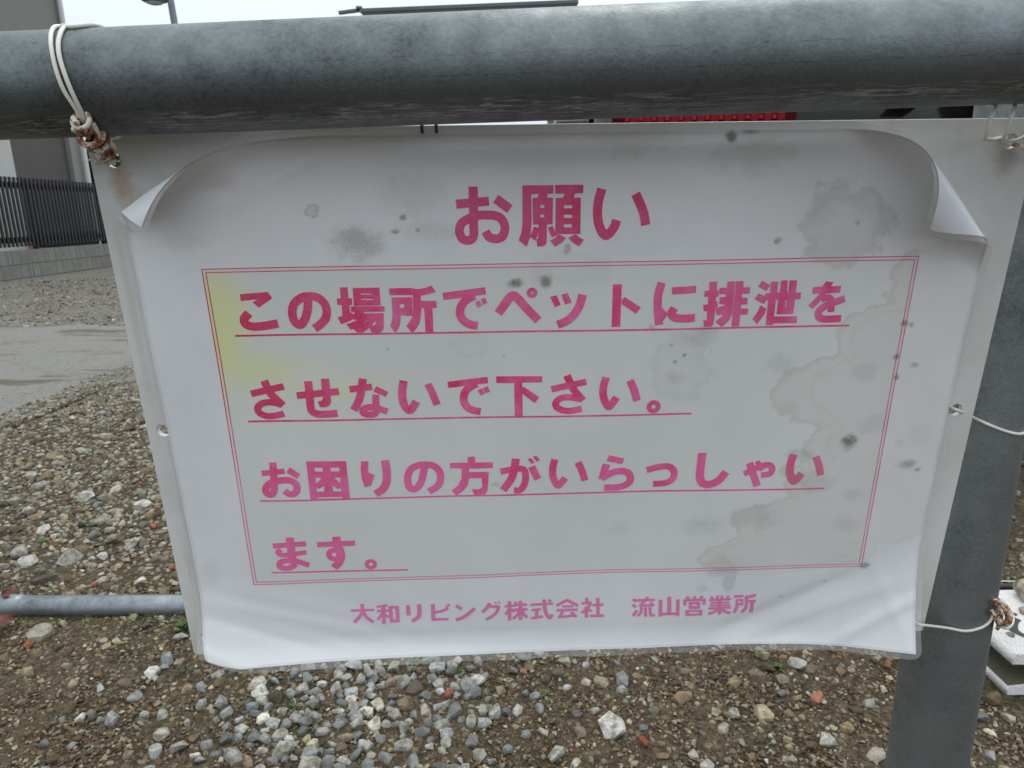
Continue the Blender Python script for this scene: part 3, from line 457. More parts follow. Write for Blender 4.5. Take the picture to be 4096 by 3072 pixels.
# chosen stones that catch the eye in the photograph: pixel, half width in pixels, colour
HERO = [((720, 2990), 40, 1), ((1040, 2770), 33, 7), ((1010, 2830), 27, 3), ((905, 2860), 30, 2), ((870, 2700), 24, 2), ((1180, 2690), 28, 3), ((1120, 2930), 36, 1), ((1110, 2760), 20, 0),
 ((1220, 2880), 30, 3), ((1440, 2700), 26, 7), ((1380, 2730), 24, 3), ((1560, 2790), 22, 3), ((1700, 2820), 30, 0), ((1690, 2910), 34, 3), ((1710, 2865), 24, 3), ((1520, 2940), 26, 3), ((1580, 2880), 24, 3),
 ((1410, 3060), 30, 6), ((2450, 2880), 60, 7), ((2320, 2895), 34, 4), ((2170, 2890), 24, 0), ((2055, 2660), 28, 3), ((2180, 2680), 22, 3), ((2270, 2725), 26, 7), ((2345, 2705), 25, 0), ((2790, 2800), 20, 0),
 ((2935, 2840), 24, 0), ((2895, 2900), 28, 0), ((2830, 3040), 34, 1), ((2780, 3000), 24, 0), ((3030, 2700), 42, 4), ((3190, 2650), 38, 1), ((3245, 2665), 30, 4), ((3130, 2765), 24, 3), ((3310, 2950), 38, 7),
 ((3080, 2810), 20, 4), ((3480, 2790), 28, 1), ((3505, 3010), 34, 0), ((3930, 2850), 30, 3), ((4035, 2860), 26, 0), ((3985, 2880), 14, 7), ((3960, 3010), 24, 2),
 ((70, 2215), 38, 1), ((110, 2240), 42, 7), ((280, 2230), 48, 1), ((175, 2310), 44, 6), ((410, 2225), 26, 7), ((260, 2190), 24, 7), ((180, 2180), 22, 5), ((530, 2180), 30, 7), ((560, 2150), 22, 0), ((160, 2530), 44, 0),
 ((190, 2470), 30, 5), ((575, 2440), 26, 0), ((170, 2110), 26, 7), ((560, 2330), 24, 7), ((120, 2040), 30, 7), ((345, 1985), 34, 7), ((580, 2015), 34, 7), ((470, 2050), 24, 0), ((460, 2460), 22, 3), ((610, 2690), 30, 7)]
hero_set = []
for (px, py), hw, ci in HERO:
    g = G(px, py, .005); dist = (g - Vector((0, 0, H))).length
    r = hw / 2730 * dist * .86
    if drop(g.x, g.y, r, 'h%d' % ci, k=.6): pass
def scatter(n, x0, x1, y0, y1, r0, r1, p, kind, dens=None, k=.8, big=True):
    for _ in range(n):
        x = random.uniform(x0, x1); y = random.uniform(y0, y1)
        if dens and random.random() > dens(x, y): continue
        r = r0 * (r1 / r0) ** (random.random() ** p)
        drop(x, y, r, kind, big, k)
def heap(x, y):      # the spill of grey crushed rock in front of the board
    d1 = ((x + .31 - (y - .93) * .25) / .15) ** 2 + ((y - .91) / .22) ** 2
    d2 = ((x + .10) / .045) ** 2 + ((y - .95) / .16) ** 2
    d = min(d1, d2)
    return max(0, 1.15 - d * .8) + .035 + .05 * (x < .1) * (y < 1)
scatter(5200, -.75, .25, .70, 1.35, .0080, .0165, 1.2, 'grey', heap, .70)
scatter(1500, -1.3, 1.3, .65, 1.5, .006, .016, 2.0, 'mix', None, .85)
scatter(5200, -2.1, -.25, 1.25, 3.0, .007, .024, 2.2, 'pale', lambda x, y: .6 + .4 * math.sin(x * 4 + y * 3), .74)
scatter(900, -.3, 2.2, 1.35, 3.2, .008, .022, 2, 'mix', None, .85)
nbig = len(STN)
scatter(26000, -1.15, 1.15, .68, 1.4, .0028, .0070, 1.5, 'mix', None, .72)
scatter(36000, -2.15, -.35, 1.2, 3.8, .0045, .0125, 1.2, 'pale', lambda x, y: 1 if y > 1.15 * abs(x) - .3 else .3, .66)
scatter(3500, -.3, 2.3, 1.4, 3.4, .004, .010, 1.2, 'mix', None, .85)
scatter(15000, -7.1, -.9, 5.12, 9.8, .008, .024, 1.7, 'pale', lambda x, y: .45 + .55 * math.sin(y * 3.2 + x * .3) ** 2, .9)
scatter(9000, -6.5, -1.9, 1.6, 5.2, .0025, .0039, 1.4, 'pale', None, .9)
scatter(5000, -2.5, -1.85, 1.8, 5.2, .0035, .0039, 1.4, 'pale', lambda x, y: math.exp(-((x + 1.98) / .18) ** 2), .5)
nmid = len(STN)
# fine grit between everything, in front and beside
def gritscatter(n, x0, x1, y0, y1, r0, r1, kind):
    for _ in range(n):
        x = random.uniform(x0, x1); y = random.uniform(y0, y1)
        if clear_of(x, y, r0, .7) and not (x > .77 and .93 < y < 1.17):
            STN.append((x, y, random.uniform(r0, r1), kind))
gritscatter(34000, -1.1, 1.1, .70, 1.32, .0014, .0034, 'grit')
gritscatter(13000, -2.1, -.4, 1.3, 3.2, .002, .0045, 'grit')

S = np.array([(s[0], s[1], s[2]) for s in STN])
kinds = [s[3] for s in STN]
col = np.zeros((len(S), 3))
for kd in ('grey', 'mix', 'grit', 'pale'):
    m = np.array([k == kd for k in kinds]); col[m] = colours(int(m.sum()), kd)
for i, k in enumerate(kinds):
    if k[0] == 'h': col[i] = PAL[int(k[1:])] * random.uniform(.68, .95)
app = S[:, 2] / np.maximum(.5, np.sqrt(S[:, 0] ** 2 + S[:, 1] ** 2 + H * H))
# in the camera's view?
Ri = np.array(CAM_M.to_3x3()).T
cc = (Ri @ np.stack([S[:, 0], S[:, 1], np.full(len(S), -H)])).T
px = 2048 + 2730 * cc[:, 0] / -cc[:, 2]; py = 1536 - 2730 * cc[:, 1] / -cc[:, 2]
vis = (px > -20) & (px < 4116) & (py > 0) & (py < 3110)
hidden = (px > 560 + (py - 1300) * .19) & (px < 3720) & (py < 2600)
vis &= ~hidden
order = np.argsort(-(app * vis))
heroes = order[:300]
isPart = np.zeros(len(S), bool); isPart[heroes] = True

t = NT('stone'); c = t.coord()
at = t.n.new('ShaderNodeAttribute'); at.attribute_name = 'tint'
oi = t.n.new('ShaderNodeObjectInfo')
base = t.mix(1, at.outputs['Color'], oi.outputs['Color'], 'MULTIPLY')
gq = t.n.new('ShaderNodeNewGeometry')
n1 = t.noise(gq.outputs['Position'], 260, 5, .7); n2 = t.noise(gq.outputs['Position'], 900, 3, .7); n3 = t.noise(gq.outputs['Position'], 70, 3, .6)
f = t.mr(n1, .3, .7, .72, 1.28)
cb = t.n.new('ShaderNodeCombineColor')
for k in range(3): t.put(cb.inputs[k], f)
base = t.mix(1, base, cb.outputs[0], 'MULTIPLY')
base = t.mix(t.mr(n3, .44, .66, 0, .72), base, (.085, .060, .030))
STONE = t.set(base, t.mr(n1, .3, .7, .95, .7), 0, .35)
t.bump(t.math('ADD', n1, t.math('MULTIPLY', n2, .5)), .5, .0012)

def build_stuff(idx, shp):
    """all stones of idx, each one of the rock shapes, as vertex, triangle and colour arrays"""
    VV, FF, CC = [], [], []; base = 0
    pick = rng.integers(0, len(shp), len(idx))
    for k, (v, f) in enumerate(shp):
        ix = idx[pick == k]; n = len(ix); nv = len(v)
        if n == 0: continue
        s = S[ix, 2]
        sc = np.stack([rng.uniform(.85, 1.15, n), rng.uniform(.62, .95, n), rng.uniform(.45, .75, n)], 1) * s[:, None]
        A = v[None] * sc[:, None, :]
        az = rng.uniform(0, 2 * np.pi, n); tl = rng.normal(0, .32, n)
        ca, sa, ct, stt = np.cos(az), np.sin(az), np.cos(tl), np.sin(tl)
        y = A[:, :, 1] * ct[:, None] - A[:, :, 2] * stt[:, None]; z = A[:, :, 1] * stt[:, None] + A[:, :, 2] * ct[:, None]
        x = A[:, :, 0]
        X = x * ca[:, None] - y * sa[:, None] + S[ix, 0][:, None]
        Y = x * sa[:, None] + y * ca[:, None] + S[ix, 1][:, None]
        lane = (S[ix, 0] < -1.95) & (S[ix, 1] < 5.2)
        lift = hz(S[ix, 0], S[ix, 1]) + s * rng.uniform(-.12, .38, n) + lane * .010
        VV.append(np.stack([X, Y, z + lift[:, None]], 2).reshape(-1, 3))
        FF.append((f[None] + (np.arange(n) * nv)[:, None, None]).reshape(-1, 3) + base)
        c4 = np.ones((n * nv, 4), np.float32); c4[:, :3] = np.repeat(col[ix], nv, 0); CC.append(c4)
        base += n * nv
    return np.concatenate(VV), np.concatenate(FF), np.concatenate(CC)
ids = np.arange(len(S))
near = (S[:, 2] > .0040) & (S[:, 1] < 3.3)
v1, f1, c1 = build_stuff(ids[(~isPart) & near], ROCK)
v2, f2, c2 = build_stuff(ids[(~isPart) & ~near], GRIT)
me = np_mesh('gravel', np.concatenate([v1, v2]), np.concatenate([f1, f2 + len(v1)]), False)
at_ = me.color_attributes.new('tint', 'FLOAT_COLOR', 'POINT'); at_.data.foreach_set('color', np.concatenate([c1, c2]).ravel())
tag(link('gravel', me, STONE, ground), kind='stuff')
stone_me = []
for k, (v, f) in enumerate([rock(int(rng.integers(20, 34)), .8) for _ in range(20)] + [(v_, F2) for v_ in SH2r]):
    me = np_mesh('stone', v, f, k >= 20)
    at = me.color_attributes.new('tint', 'FLOAT_COLOR', 'POINT')
    at.data.foreach_set('color', np.ones(len(v) * 4, np.float32))
    me.materials.append(STONE); stone_me.append(me)
for q, i in enumerate(heroes):
    o = bpy.data.objects.new('stone', stone_me[random.randrange(20) if random.random() < .85 else random.randrange(20, 30)])
    C.objects.link(o); o.parent = ground
    x, y, r = S[i]
    o.location = (x, y, hz1(x, y) + r * random.uniform(.0, .3))
    o.rotation_euler = (random.gauss(0, .3), random.gauss(0, .3), random.uniform(0, 6.28))
    o.scale = (r * random.uniform(.9, 1.2), r * random.uniform(.7, 1), r * random.uniform(.5, .8))
    o.color = (*col[i], 1)
for (px_, py_, hw, cl) in ((1795, 2765, 17, (.26, .075, .035)), (2575, 2955, 20, (.22, .05, .03)), (855, 2640, 18, (.24, .085, .05)), (112, 2583, 16, (.32, .10, .045)), (690, 2283, 14, (.26, .11, .06)), (615, 2112, 12, (.4, .1, .04)), (3265, 2800, 26, (.30, .13, .08)), (385, 2352, 12, (.4, .1, .04))):
    g = G(px_, py_); r = hw / 2730 * math.hypot(g.x, g.y, H)
    o = bpy.data.objects.new('brick_chip', stone_me[int(px_) % 20]); C.objects.link(o); o.parent = ground
    o.location = (g.x, g.y, hz1(g.x, g.y) + r * .7); o.scale = (r * 1.2, r * .8, r * .6); o.rotation_euler = (0, .2, px_); o.color = (*cl, 1)

# ================================================================== RAIL, POST
RK = .88
RA = Vector((-.2234, .3601, .0658)) * RK + Vector((0, 0, H - .0005)); RB = Vector((.212, .3374, .0677)) * RK + Vector((0, 0, H + .0009))
rdir = (RB - RA).normalized(); RR = .0212
RP0 = RA - rdir * 2.2; RP1 = RB + rdir * 1.2
ZR = zinc('galvanized_rail', (.145, .166, .172), True)
rail_mid = (RA + RB) / 2
railobj = empty('guard_rail', 'thick mottled galvanized steel rail running across above the white notice', 'rail', rail_mid)
# build along local x, then turn
V, F = [], []
L0 = (RP0 - rail_mid).length; L1 = (RP1 - rail_mid).length
n = 96
for i, x in enumerate(np.linspace(-L0, L1, 60)):
    for k in range(n):
        aa = 2 * math.pi * k / n
        V.append((x, RR * math.cos(aa), RR * math.sin(aa)))
for i in range(59):
    for k in range(n):
        V0 = i * n + k; V1 = i * n + (k + 1) % n
        F.append((V0, V1, V1 + n, V0 + n))
rt = link('rail_tube', pydata('rail_tube', V, F, True), ZR, railobj)
ang = math.atan2(rdir.y, rdir.x); tilt = math.asin(rdir.z)
rt.rotation_euler = (0, -tilt, ang)
# end caps (flat discs, flush with the tube)
for xx in (-L0, L1):
    bm = bmesh.new(); bmesh.ops.create_cone(bm, cap_ends=True, segments=48, radius1=RR * .99, radius2=RR * .93, depth=.006)
    me = bpy.data.meshes.new('end_cap'); bm.to_mesh(me); bm.free()
    e = link('end_cap', me, ZR, railobj)
    e.rotation_euler = (0, math.pi / 2 * (1 if xx > 0 else -1), ang); e.location = rdir * xx

POST = Vector((.2860, .4000, 0)); PR = .0243
ZP = zinc('galvanized_post', (.205, .226, .226))
post = empty('support_post', 'dark grey round galvanized post standing behind the right edge of the notice', 'post', POST)
V, F = tube([(0, 0, z) for z in np.linspace(-.06, H + .085, 30)], PR, 72)
link('post_tube', pydata('post_tube', V, F, True), ZP, post)
rz = rail_mid + rdir * ((.2860 - rail_mid.x) / rdir.x) - POST
V, F = tube([(0, -PR + .003, rz.z), (0, (rz.y + RR) / 2 - .01, rz.z), (rz.x, rz.y + RR - .003, rz.z)], .013, 24)
link('bracket', pydata('bracket', V, F, True), ZP, post)

# ================================================================== THE WHITE BOARD (frame of the board: u to the right, v up, n towards the viewer; mm)
U = Vector((.99966, .02593, -.0038)).normalized(); N = Vector((.02541, -.99457, -.10092)); N = (N - U * N.dot(U)).normalized(); Vv = N.cross(U)
B0 = Vector((.01004, .35281, H - .10539))
BM = Matrix.Translation(B0) @ Matrix(((U.x, Vv.x, N.x), (U.y, Vv.y, N.y), (U.z, Vv.z, N.z))).to_4x4()
def bw(x, y, z=0): return BM @ Vector((x / 1000, y / 1000, z / 1000))
# the sheet sits 2.2 mm proud of the board; the board itself is shifted back
BT = -2.2
HOLES = [(-195.6, 133.2), (232.5, 136.0), (-197.6, -4.7), (235.3, -4.0), (-197.0, -141.0), (236.0, -143.0)]
cu = bpy.data.curves.new('board', 'CURVE'); cu.dimensions = '2D'; cu.fill_mode = 'BOTH'; cu.extrude = .0013; cu.bevel_depth = .0003; cu.bevel_resolution = 2
def poly_spline(cu, pts, cyc=True):
    s = cu.splines.new('POLY'); s.points.add(len(pts) - 1)
    for p, q in zip(s.points, pts): p.co = (q[0] / 1000, q[1] / 1000, 0, 1)
    s.use_cyclic_u = cyc
def rrect(x0, x1, y0, y1, r, n=6):
    o = []
    for cx, cy, a0 in ((x1 - r, y1 - r, 0), (x0 + r, y1 - r, 90), (x0 + r, y0 + r, 180), (x1 - r, y0 + r, 270)):
        for k in range(n + 1):
            a = math.radians(a0 + 90 * k / n); o.append((cx + r * math.cos(a), cy + r * math.sin(a)))
    return o
poly_spline(cu, rrect(-206, 245.5, -153.5, 146.3, 1.5))
for hx, hy in HOLES:
    poly_spline(cu, [(hx + 3.8 * math.cos(k * math.pi / 12), hy + 3.8 * math.sin(k * math.pi / 12)) for k in range(24)])
tmp = bpy.data.objects.new('tmp', cu); C.objects.link(tmp)
bpy.context.view_layer.update()
bme = bpy.data.meshes.new_from_object(tmp.evaluated_get(bpy.context.evaluated_depsgraph_get()))
bpy.data.objects.remove(tmp)
bme.materials.clear()
t = NT('board_white'); c = t.coord()
n1 = t.noise(c, 14, 4, .6); n2 = t.noise(c, 700, 2); n3 = t.noise(t.mapping(c, (60, 8, 1)), 1, 4, .6)
col = t.mix(t.mr(n1, .4, .7), (.70, .71, .69), (.60, .60, .56))
col = t.mix(t.mr(n3, .58, .72, 0, .35), col, (.50, .47, .40))
col = t.mix(t.mr(n2, .66, .74, 0, .4), col, (.30, .29, .27))
sx = t.n.new('ShaderNodeSeparateXYZ'); t.put(sx.inputs[0], c)
def blob(t, c, x, y, rx, ry, dist_n, amt):
    m = t.mapping(c, (1000 / rx, 1000 / ry, 0), (-x / rx, -y / ry, 0))
    l = t.n.new('ShaderNodeVectorMath'); l.operation = 'LENGTH'; t.put(l.inputs[0], m)
    d = t.math('ADD', l.outputs['Value'], t.math('MULTIPLY', t.math('SUBTRACT', dist_n, .5), amt))
    return d
dn = t.noise(c, 180, 4, .7)
for (x, y, rx, ry, s, cc_) in ((-194, 122, 8, 16, .55, (.36, .20, .07)), (-187, 112, 5, 16, .3, (.42, .29, .13)), (232, 128, 9, 12, .55, (.28, .22, .15)), (-201, 60, 3, 70, .2, (.42, .36, .22))):
    col = t.mix(t.mr(blob(t, c, x, y, rx, ry, dn, 1.0), .2, 1.0, s, 0, True), col, cc_)
t.set(col, .38, 0, .4)
BOARDM = t.m
board = link('notice_board', bme, BOARDM)
board.matrix_world = BM @ Matrix.Translation((0, 0, (BT - 1.6) / 1000))
tag(board, 'off-white rigid plastic board with drilled holes hung under the steel rail', 'board')

# ------------------------------------------------------------------ the curled laminated sheet (one deformation for paper, ink and film)
CX0, CX1, CY0, CY1 = -193.3, 228.0, -153.3, 143.0
FOLD = [
    (np.array([-195., -133.]), np.array([-168., -157.]), np.array([-.66, -.75]), 13.0, 13.0),
    # a point, b point on the fold line, outward direction follows, radius at a, radius at b
    (np.array([-104.4, 139.2]), np.array([-193.5, 97.]), np.array([-.478, .879]), 19.0, 11.5),
    (np.array([147.9, 143.8]), np.array([228., 70.]), np.array([.698, .716]), 16.0, 11.5),
    (np.array([-10., -156.]), np.array([-195., -98.]), np.array([-.299, -.954]), 84., 62.),
    (np.array([112., -156.]), np.array([229., -76.]), np.array([.564, -.826]), 84., 76.)]
RIDGES = [(-188, -112, -95, -139, .9, 5), (-190, -122, -120, -150, -.7, 4), (-178, -104, -60, -140, .5, 6), (112, -147, 190, -108, -.9, 5), (130, -150, 215, -112, .8, 5), (185, -150, 232, -118, .8, 4),
          (-122, 122, -104, 131, .5, 2), (-150, 108, -112, 140, .6, 6), (190, 88, 226, 84, .5, 4), (-60, 134, 150, 136, .5, 5), (200, -95, 226, -150, .4, 4)]
def deform(P, off=0.0):
    """P (n,2) sheet mm -> (n,3) board mm. off = offset along the sheet's face normal"""
    P = np.asarray(P, float); x, y = P[:, 0], P[:, 1]
    z = 1.3 + .75 * np.sin(x / 47 + .8) * np.sin(y / 39 + .4) + .36 * np.sin(x / 21 - y / 33) + .08 * np.sin(x / 9 + y / 12 + 1)
    z = z + 1.6 * np.exp(-((CX1 - x) / 14) ** 2) * .6 + 1.2 * np.exp(-((x - CX0) / 10) ** 2) * .5
    for x0, y0, x1, y1, am, wd in RIDGES:
        d = np.array([x1 - x0, y1 - y0]); L = np.hypot(*d); d = d / L
        s = (x - x0) * d[0] + (y - y0) * d[1]; q = -(x - x0) * d[1] + (y - y0) * d[0]
        z = z + am * np.exp(-(q / wd) ** 2) / (1 + np.exp(-(s) / 6)) / (1 + np.exp((s - L) / 6))
    z = z +     .0200 * np.clip(-139 - y, 0, 30) ** 2 * (1 - .25 * np.sin(x / 50)) * np.clip((185 - x) / 40, 0, 1)
    Q = np.stack([x, y, z + np.broadcast_to(np.asarray(off, float).ravel(), x.shape)], 1)
    for A, B, out, ra, rb in FOLD:
        x, y, z = Q[:, 0], Q[:, 1], Q[:, 2]
        L = np.hypot(*(B - A)); d = (B - A) / L
        out = np.array([-d[1], d[0]]) if np.dot(np.array([-d[1], d[0]]), out) > 0 else np.array([d[1], -d[0]])
        tt = (x - A[0]) * out[0] + (y - A[1]) * out[1]
        m = tt > 0
        s = (x - A[0]) * d[0] + (y - A[1]) * d[1]
        r = ra + (rb - ra) * np.clip(s / L, -.2, 1.2)
        th = tt / r
        X = x - out[0] * tt + out[0] * (r - z) * np.sin(th); Y = y - out[1] * tt + out[1] * (r - z) * np.sin(th); Zz = r - (r - z) * np.cos(th)
        Q[m] = np.stack([X, Y, Zz], 1)[m]
    return Q

poster = empty('laminated_notice', 'stained white laminated paper sheet with pink Japanese lettering, corners curled, fixed on the board', 'notice', B0)
PM = BM
def sheet_part(name, V2, F, mat, off, smooth=True, stains=False):
    Q = deform(V2, off) / 1000
    me = bpy.data.meshes.new(name)
    me.from_pydata(Q.tolist(), [], F); me.update()
    uvl = me.uv_layers.new(name='sheet')
    V2 = np.asarray(V2)
    idx = np.empty(len(me.loops), np.int32); me.loops.foreach_get('vertex_index', idx)
    uvl.data.foreach_set('uv', (V2[idx] / 100).astype(np.float32).ravel())
    if stains:
        for nm, fld in zip(('mould', 'weather'), stain_fields(V2)):
            at_ = me.color_attributes.new(nm, 'FLOAT_COLOR', 'POINT'); at_.data.foreach_set('color', fld.astype(np.float32).ravel())
    me.polygons.foreach_set('use_smooth', np.full(len(me.polygons), smooth))
    o = link(name, me, mat, poster)
    o.matrix_parent_inverse = Matrix.Translation(-B0)
    o.matrix_basis = BM
    return o

# stains: x, y, rx, ry (sheet mm), strength, kind: m mildew, s speckle, w water, y yellow, r ring
def sp_(px, py):
    return None
STAINS = [
 (-84, 92, 17, 11, 1.0, 's'), (-86, 95, 12, 7, .22, 'm'), (-76, 94, 8, 8, .15, 'm'), (-105, 109, 3.2, 3.2, .8, 'r'), (-62, 105, 2.0, 1.6, 1, 'm'), (-66, 98.5, 2.4, 1.8, .8, 'm'), (-55, 99, 1.2, 1.0, .8, 'm'), (-59, 116, 22, 14, .45, 's'), (-50, 98, 18, 6, .5, 's'),
 (-7.5, 72, 5, 3.4, .95, 'm'), (7.5, 73, 4.5, 4.0, .9, 'm'), (94.5, 140, 4.0, 3.4, 1.2, 'm'), (104, 142, 6, 1.4, .9, 'm'), (45, 140, 28, 10, .55, 's'), (105, 131, 24, 12, .6, 's'),
 (156, 99, 22, 18, .42, 'r'), (150, 90, 17, 8, .35, 's'), (143, 103, 8, 10, .3, 's'), (162, 99, 1.2, 1.2, .8, 'm'), (122.5, 91, 2.6, 2.0, .75, 'm'), (18, 89, 2.2, 3.2, .55, 'm'), (20, 79, 20, 9, .18, 'r'),
 (175.5, -19.5, 7.2, 5.8, 1.0, 'm'), (195, 47, 3, 2.2, .9, 'm'), (199, 46, 1.6, 1.4, .9, 'm'), (194, 29, 2.2, 2.0, .9, 'm'), (150, 60, 16, 8, .25, 's'), (30, -20, 20, 10, .10, 's'), (-110, -60, 25, 12, .10, 's'), (-30, 60, 18, 6, .12, 's'), (60, 95, 30, 12, .14, 's'), (196, 17, 2.0, 2.2, .8, 'm'), (205, 24, 3, 1.5, .5, 'm'),
 (80, 32.5, 1.2, 1.0, 1, 'm'), (75.5, 29, 1.1, .9, 1, 'm'), (73, 38, .9, .9, 1, 'm'), (88, 43, 12, 8, .65, 's'), (76, 20, 7, 5, .7, 's'), (78, 26, 16, 20, .20, 'r'), (134, 27, 13, 8, .5, 's'), (178, 20, 10, 7, .5, 's'),
 (98, -70, 13, 7, .55, 's'), (129, -66, 17, 10, .6, 's'), (150, -27, 10, 4.5, .8, 's'), (160, -44, 14, 9, .6, 's'), (211, -35, 6, 4, .6, 'm'), (218, -38, 2, 2, .8, 'm'), (188, -10, 14, 8, .5, 's'), (184, -52, 9, 6, .5, 's'), (214, -17, 9, 9, .3, 's'), (182, -72, 10, 7, .45, 's'),
 (198, -101, 4, 3, .75, 'm'), (112, -98, 16, 8, .45, 's'), (-185, -93, 8, 10, .35, 's'), (45, -99, 1, 1, .5, 'm'), (118, -108, 4.0, 11, .28, 'w2'), (102, -114, 5, 3, .20, 'w2'), (112, -103, 8, 3, .2, 'w2'), (176, -112, .9, .7, .9, 'm'),
 (-32, 40, 9, 7, .13, 'r'), (-74, 39, 1, .8, .6, 'm'), (-14, 34, .9, .9, .6, 'm'), (52, -72, 9, 6, .25, 's'), (-163, 104, 16, 10, .10, 's'), (-168, 95, 12, 6, .12, 'm'), (-20, -40.5, 3, 1.6, .35, 'm'), (62, 48, 2, 2, .4, 'm'),
 (-88, -146, 22, 4, .12, 's'), (150, -122, 2, 1.0, .4, 'm'), (206, -22, 5, 3, .4, 's')]
_tab = np.random.default_rng(11).random((64, 64))
def vnoise(x, y, cell, octv=4, rough=.6, ox=0., oy=0.):
    """value noise in sheet coordinates, 0..1"""
    tot = 0; amp = 1; out = 0
    for o in range(octv):
        u = x / cell * 2 ** o + ox + o * 13.7; v = y / cell * 2 ** o + oy + o * 7.3
        iu = np.floor(u).astype(int); iv = np.floor(v).astype(int); fu = u - iu; fv = v - iv
        fu = fu * fu * (3 - 2 * fu); fv = fv * fv * (3 - 2 * fv)
        g = lambda i, j: _tab[i % 64, j % 64]
        n = (g(iu, iv) * (1 - fu) + g(iu + 1, iv) * fu) * (1 - fv) + (g(iu, iv + 1) * (1 - fu) + g(iu + 1, iv + 1) * fu) * fv
        out = out + n * amp; tot += amp; amp *= rough
    return out / tot
def sstep(v, a, b, c=0., d=1.):
    t_ = np.clip((v - a) / (b - a), 0, 1); t_ = t_ * t_ * (3 - 2 * t_)
    return c + (d - c) * t_
def stain_fields(P):
    """weathering of the sheet: mildew, speckle, rings, smudges / wet area, tide line, yellow, red"""
    x, y = P[:, 0], P[:, 1]
    nz = vnoise(x, y, 7, 4, .65); nz2 = vnoise(x, y, 3, 3, .65, 5, 9)
    A = {k: np.zeros(len(x)) for k in ('m', 's', 'r', 'w2')}
    for cx, cy, rx, ry, st_, k in STAINS:
        near = (np.abs(x - cx) < rx * 2.2 + 2) & (np.abs(y - cy) < ry * 2.2 + 2)
        if not near.any(): continue
        q = nz2 if max(rx, ry) < 4 else nz
        dd = np.hypot((x[near] - cx) / rx, (y[near] - cy) / ry) + (q[near] - .5) * (1.15 if k != 'm' else .95)
        if k == 'r': v = sstep(dd, .45, .95, .40, 1) * sstep(dd, .90, 1.15, st_, 0)
        elif k == 'w2': v = sstep(dd, .75, 1.05, st_, 0)
        else: v = sstep(dd, .25, 1.1, st_, 0)
        A[k][near] = np.maximum(A[k][near], v)
    dmin = np.full(len(x), 9.)
    for cx, cy, rx, ry in ((225, 66, 42, 26), (205, 38, 50, 22), (190, 10, 60, 28), (205, -20, 56, 28), (196, -45, 56, 26), (172, -70, 58, 20), (150, -90, 56, 15)):
        dmin = np.minimum(dmin, np.hypot((x - cx) / rx, (y - cy) / ry))
    dmin = dmin + (vnoise(x, y, 26, 6, .62, 3, 1) - .5) * .62
    lim = np.clip((y + 102) / 4, 0, 1) * .65 * (x < 196) + .35
    wet = sstep(dmin, .985, 1.005, 1, 0) * lim
    tide = (sstep(dmin, .88, .99, 0, 1) + .45 * sstep(dmin, .70, .74, 0, 1) * sstep(dmin, .75, .80, 1, 0)) * wet
    wet = wet * (.75 + .5 * vnoise(x, y, 18, 4, .6, 8, 2))
    yn = vnoise(x, y, 30, 5, .6, 1, 4) - .5
    def el(cx, cy, rx, ry): return np.hypot((x - cx) / rx, (y - cy) / ry) + yn * .9
    yel = np.maximum.reduce([sstep(el(-160, 52, 22, 42), .1, 1.15, .85, 0), sstep(el(-140, 30, 44, 13), 0, 1.1, .62, 0), sstep(el(-108, 19, 46, 12), 0, 1.1, .42, 0)])
    redm = sstep(el(-145, 122, 15, 8), 0, 1.1, .22, 0)
    return np.stack([A['m'], A['s'], A['r'], A['w2']], 1), np.stack([wet, tide, yel, redm], 1)
def stain_nodes(t, col, ink=False):
    uv = t.n.new('ShaderNodeUVMap'); uv.uv_map = 'sheet'
    c = uv.outputs[0]
    nzf = t.noise(c, 75, 4, .8)
    def att(nm):
        a_ = t.n.new('ShaderNodeAttribute'); a_.attribute_name = nm
        sp = t.n.new('ShaderNodeSeparateColor'); t.put(sp.inputs[0], a_.outputs['Color'])
        return sp.outputs[0], sp.outputs[1], sp.outputs[2], a_.outputs['Alpha']
    wet, tide, yel, redm = att('weather')
    wf = t.math('ADD', t.math('MULTIPLY', wet, .15), t.math('MULTIPLY', tide, .22))
    col = t.mix(wf, col, (.42, .32, .19))
    if not ink:
        sxy = t.n.new('ShaderNodeSeparateXYZ'); t.put(sxy.inputs[0], c)
        ins = t.math('MULTIPLY', t.math('MULTIPLY', t.mr(sxy.outputs[0], -1.62, -1.615), t.mr(sxy.outputs[0], 1.955, 1.96, 1, 0)), t.math('MULTIPLY', t.mr(sxy.outputs[1], -1.02, -1.015), t.mr(sxy.outputs[1], .815, .82, 1, 0)))
        col = t.mix(t.math('MULTIPLY', ins, t.mr(sxy.outputs[0], -1.6, 1.6, .6, .3)), col, (.67, .69, .63))
        col = t.mix(t.math('MULTIPLY', yel, ins), col, (.75, .78, .36))
        col = t.mix(redm, col, (.42, .20, .20))
    mil, spk_, ring, smu = att('mould')
    col = t.mix(t.math('MULTIPLY', ring, t.mr(nzf, .25, .6, .35, .9)), col, (.33, .32, .27))
    spk = t.noise(c, 190, 2, .6)
    col = t.mix(t.math('MULTIPLY', spk_, t.math('ADD', .22, t.mr(spk, .60, .68, 0, 1.3)), True), col, (.14, .135, .11))
    col = t.mix(smu, col, (.30, .31, .35))
    col = t.mix(t.math('MULTIPLY', t.math('MULTIPLY', mil, t.mr(nzf, .30, .62, .45, 1.15), True), .85), col, (.085, .088, .072))
    return col, c

